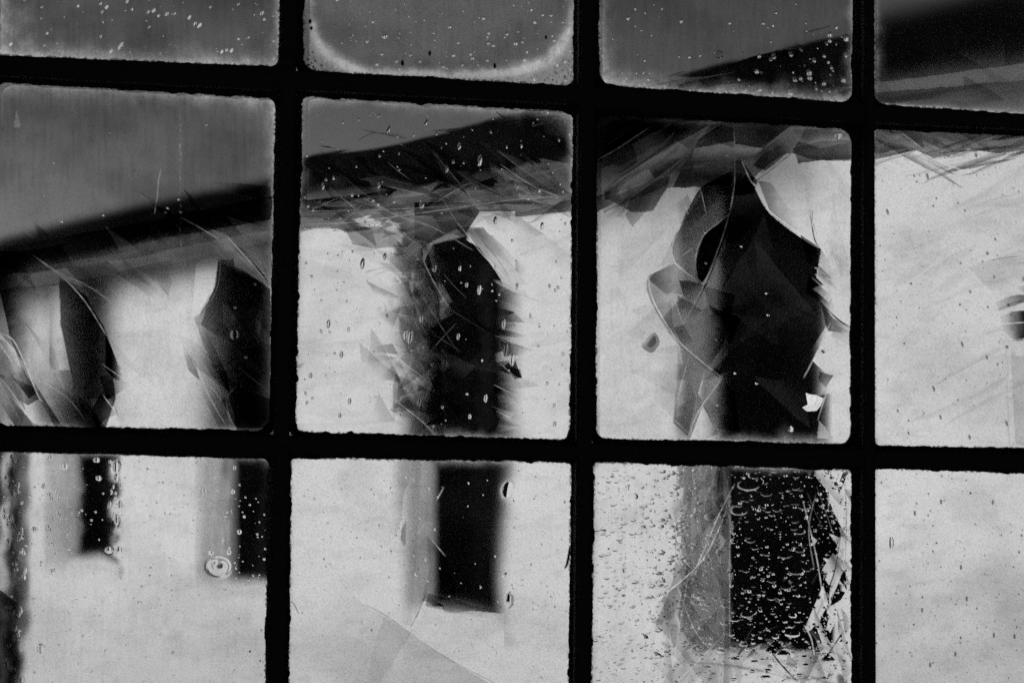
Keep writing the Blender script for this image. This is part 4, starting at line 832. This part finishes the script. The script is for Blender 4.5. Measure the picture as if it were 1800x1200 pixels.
p.flakes([(1425, 840), (1490, 830), (1490, 1190), (1420, 1190), (1436, 980)], 46, [-58, 68, -70, 48], 70, 20, .7, 85, 8, 20, dirv=(1, 0), glint=.35)
p.flakes([(1280, 1110), (1480, 1110), (1480, 1160), (1280, 1160)], 22, [45, -45, 5], 40, 16, .7, 86, 12, 16, glint=.3)
for L_, k_, w_ in [([(1282, 880), (1236, 980), (1160, 1050), (1140, 1070)], .7, 1.), ([(1290, 850), (1262, 905), (1230, 980), (1208, 1020)], .6, .9), ([(1180, 900), (1196, 970), (1215, 1000)], .7, .9), ([(1410, 880), (1425, 940), (1436, 990), (1448, 1060), (1465, 1090)], .75, 1.), ([(1432, 870), (1420, 930), (1430, 1000)], .5, .8), ([(1347, 1130), (1366, 1160), (1402, 1198)], -.8, 1.3), ([(1483, 840), (1486, 900), (1484, 1000)], -.6, .8), ([(1478, 930), (1466, 1000), (1452, 1040)], -.8, 1.), ([(1412, 1098), (1424, 1120), (1430, 1150)], .8, 1.), ([(1486, 1100), (1440, 1170)], -.8, 1.), ([(1210, 1000), (1180, 1180)], .4, .7), ([(1276, 1110), (1190, 1196)], .5, .9), ([(1190, 1030), (1222, 1110), (1260, 1150)], .5, .8), ([(1281, 950), (1281, 1140)], .35, .6)]:
    p.glint(curve(L_, 6), k_, w_)
p.bubbles(1500, .7, 3.4, 28, .55, .05, A=300, pw=3.6)
p.bubbles(90, 3, 8.5, 29, .45, .05, A=90, pw=2.4)
for (x, y, a, b) in [(1315, 853, 21, 10), (1298, 897, 17, 9), (1346, 867, 11, 5.5), (1365, 895, 9, 4.5), (1318, 949, 9, 5), (1326, 962, 8, 3.4), (1378, 976, 13, 5), (1398, 1003, 15, 7), (1356, 1020, 8, 4), (1380, 1030, 11, 6), (1312, 1079, 12, 6), (1290, 1087, 10, 4.5), (1391, 1112, 14, 7), (1412, 890, 12, 6), (1404, 934, 10, 5), (1404, 966, 9, 5), (1247, 908, 11, 6), (1378, 1150, 16, 8), (1122, 1120, 17, 9), (1142, 1152, 20, 9), (1112, 872, 9, 6), (1088, 1003, 9, 6), (1355, 1050, 9, 4), (1222, 1046, 9, 4), (1240, 1172, 9, 4), (1290, 1158, 10, 5), (1345, 1190, 11, 5), (1448, 860, 9, 4.5), (1472, 850, 8, 5), (1370, 1050, 7, 4), (1310, 1002, 7, 3.4), (1400, 1090, 7, 3.6)]:
    p.bubble(x, y, a, b, .04, 170 if x < 1270 or y > 1140 else 45, (0, 0))
    if 1270 < x < 1440 and y < 1130:
        t_ = np.linspace(.2, pi - .1, 9); p.glint([(x + a * .85 * cos(q), y + b * .8 * sin(q)) for q in t_], .6, max(.35, b * .09))
rng = random.Random(77)
for _ in range(620):
    x = rng.uniform(1045, 1485); y = rng.uniform(825, 1200); a = 2.2 + 5.5 * rng.random() ** 2; b = a * rng.uniform(.35, .55)
    if rng.random() < .35: x = rng.uniform(1045, 1280)
    dk = 1284 < x < 1430 and y < 1128; t_ = np.linspace(.15, pi - .1, 6)
    p.bubble(x, y, a, b, .04, 35 if dk else 150)
    p.glint([(x + a * .8 * cos(q), y + b * .75 * sin(q)) for q in t_], (.55 if dk else -.95) * rng.uniform(.5, 1), .35 + a * (.05 if dk else .08))
    if not dk and rng.random() < .8: w_ = p.win(x - 1, x + a, y - b, y); p.K[w_] = np.maximum(p.K[w_], .6 * rng.random())
p.specks(360, 93, 2.0, 1.0, .6)
p.edges(5, 4, 0, 4, .5, 41, 8)

p = panes[(2, 3)]
p.wave(20, 20, 110, 90, 12); p.R += .09; p.dust(.012, .03, 22)
p.specks(420, 94, 1.9, 1.5, .5)
p.bubble(1565, 953, 4, 11, 0, 330)
for (x, y) in [(1652, 881), (1743, 882), (1687, 996), (1781, 1117), (1745, 1115), (1677, 1148), (1633, 1167), (1606, 901), (1619, 1071), (1697, 1051)]:
    p.line([(x, y - 2.5), (x, y + 2.5)], 1.7, grime=.8, taper=False)
p.edges(4, 0, 0, 5, .45, 42, 6)

LB = {(0, 0): 'pane full of bright slanting seeds with a dusty lower edge', (0, 1): 'pane with a curved pale bloom and black mottled corners', (0, 2): 'pane of tiny seeds crossed by the dark eave',
      (1, 0): 'pane of blurred glass with leaning splinter shaped facets', (1, 1): 'heavily crazed pane with long upright seeds', (1, 2): 'pane with large curved facets that bend the dark window', (1, 3): 'pale pane with dark specks and fine streaks near its top',
      (2, 0): 'pane with one large ringed seed and beaded ripples', (2, 2): 'pane crowded with flat oval bubbles', (2, 3): 'pale pane peppered with fine dark specks'}
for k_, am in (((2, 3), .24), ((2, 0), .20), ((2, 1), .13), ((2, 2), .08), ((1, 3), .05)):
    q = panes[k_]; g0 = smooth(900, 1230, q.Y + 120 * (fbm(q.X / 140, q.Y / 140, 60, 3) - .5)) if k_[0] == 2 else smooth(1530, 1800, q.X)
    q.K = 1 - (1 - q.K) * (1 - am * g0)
q = panes[(1, 2)]; e_ = q.Y + .16 * (q.X - 1270) + 40 * (fbm(q.X / 70, q.Y / 70, 62, 3) - .5); q.K = 1 - (1 - q.K) * (1 - .50 * smooth(425, 300, e_) * smooth(1500, 1380, q.X) - .10 * smooth(560, 420, e_) * smooth(1480, 1300, q.X))  # shade below the eave painted onto this pane, along the eave's slope
q = panes[(1, 0)]; e_ = q.Y + .17 * (q.X - 240) + 30 * (fbm(q.X / 50, q.Y / 50, 63, 3) - .5); q.K = 1 - (1 - q.K) * (1 - .42 * smooth(560, 470, e_) * smooth(430, 470, e_))  # soft eave shade painted into the left middle pane
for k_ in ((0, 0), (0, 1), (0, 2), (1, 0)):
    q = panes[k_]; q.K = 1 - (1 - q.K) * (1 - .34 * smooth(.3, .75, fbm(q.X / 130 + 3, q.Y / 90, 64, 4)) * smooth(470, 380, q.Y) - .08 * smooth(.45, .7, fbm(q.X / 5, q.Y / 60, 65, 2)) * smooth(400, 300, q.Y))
for (x, y, rx, ry, k) in [(1592, 1015, 30, 26, .15), (1662, 1052, 40, 14, .14), (1590, 1065, 30, 22, .16), (1790, 1080, 60, 60, .12), (1720, 1020, 60, 16, .08), (1640, 1160, 120, 24, .06)]:
    q = panes[(2, 3)]; q.K = 1 - (1 - q.K) * (1 - k * np.exp(-((q.X - x) / rx) ** 2 - ((q.Y - y) / ry) ** 2) * (.5 + fbm(q.X / 20, q.Y / 14, 61)))
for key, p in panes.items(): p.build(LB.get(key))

# a curled white fleck, added and tilted sunward for a bright spot, on the weather side of the third pane of the middle row
def fleck():
    o_ = [(1429, 690), (1434, 693), (1440, 694), (1448, 700), (1445, 712), (1440, 722), (1430, 723), (1425, 716), (1431, 711), (1430, 702)]
    c = np.mean(o_, 0); V = []; F = []
    for ring, k in ((0, 1.0), (1, .6), (2, .25)):
        for (x, y) in o_:
            q = c + (np.array([x, y]) - c) * k; X, Z = to_plane(q[0], q[1], GY + .006); V.append((X, GY + .022 - (q[0] - 1424) * .00062 - ring * .0002, Z))
    n = len(o_)
    for r_ in range(2):
        for i in range(n): F.append((r_ * n + i, r_ * n + (i + 1) % n, (r_ + 1) * n + (i + 1) % n, (r_ + 1) * n + i))
    F.append(tuple(range(2 * n, 3 * n)))
    o = link('bright_fleck', V, F, M_spot, win)
fleck()
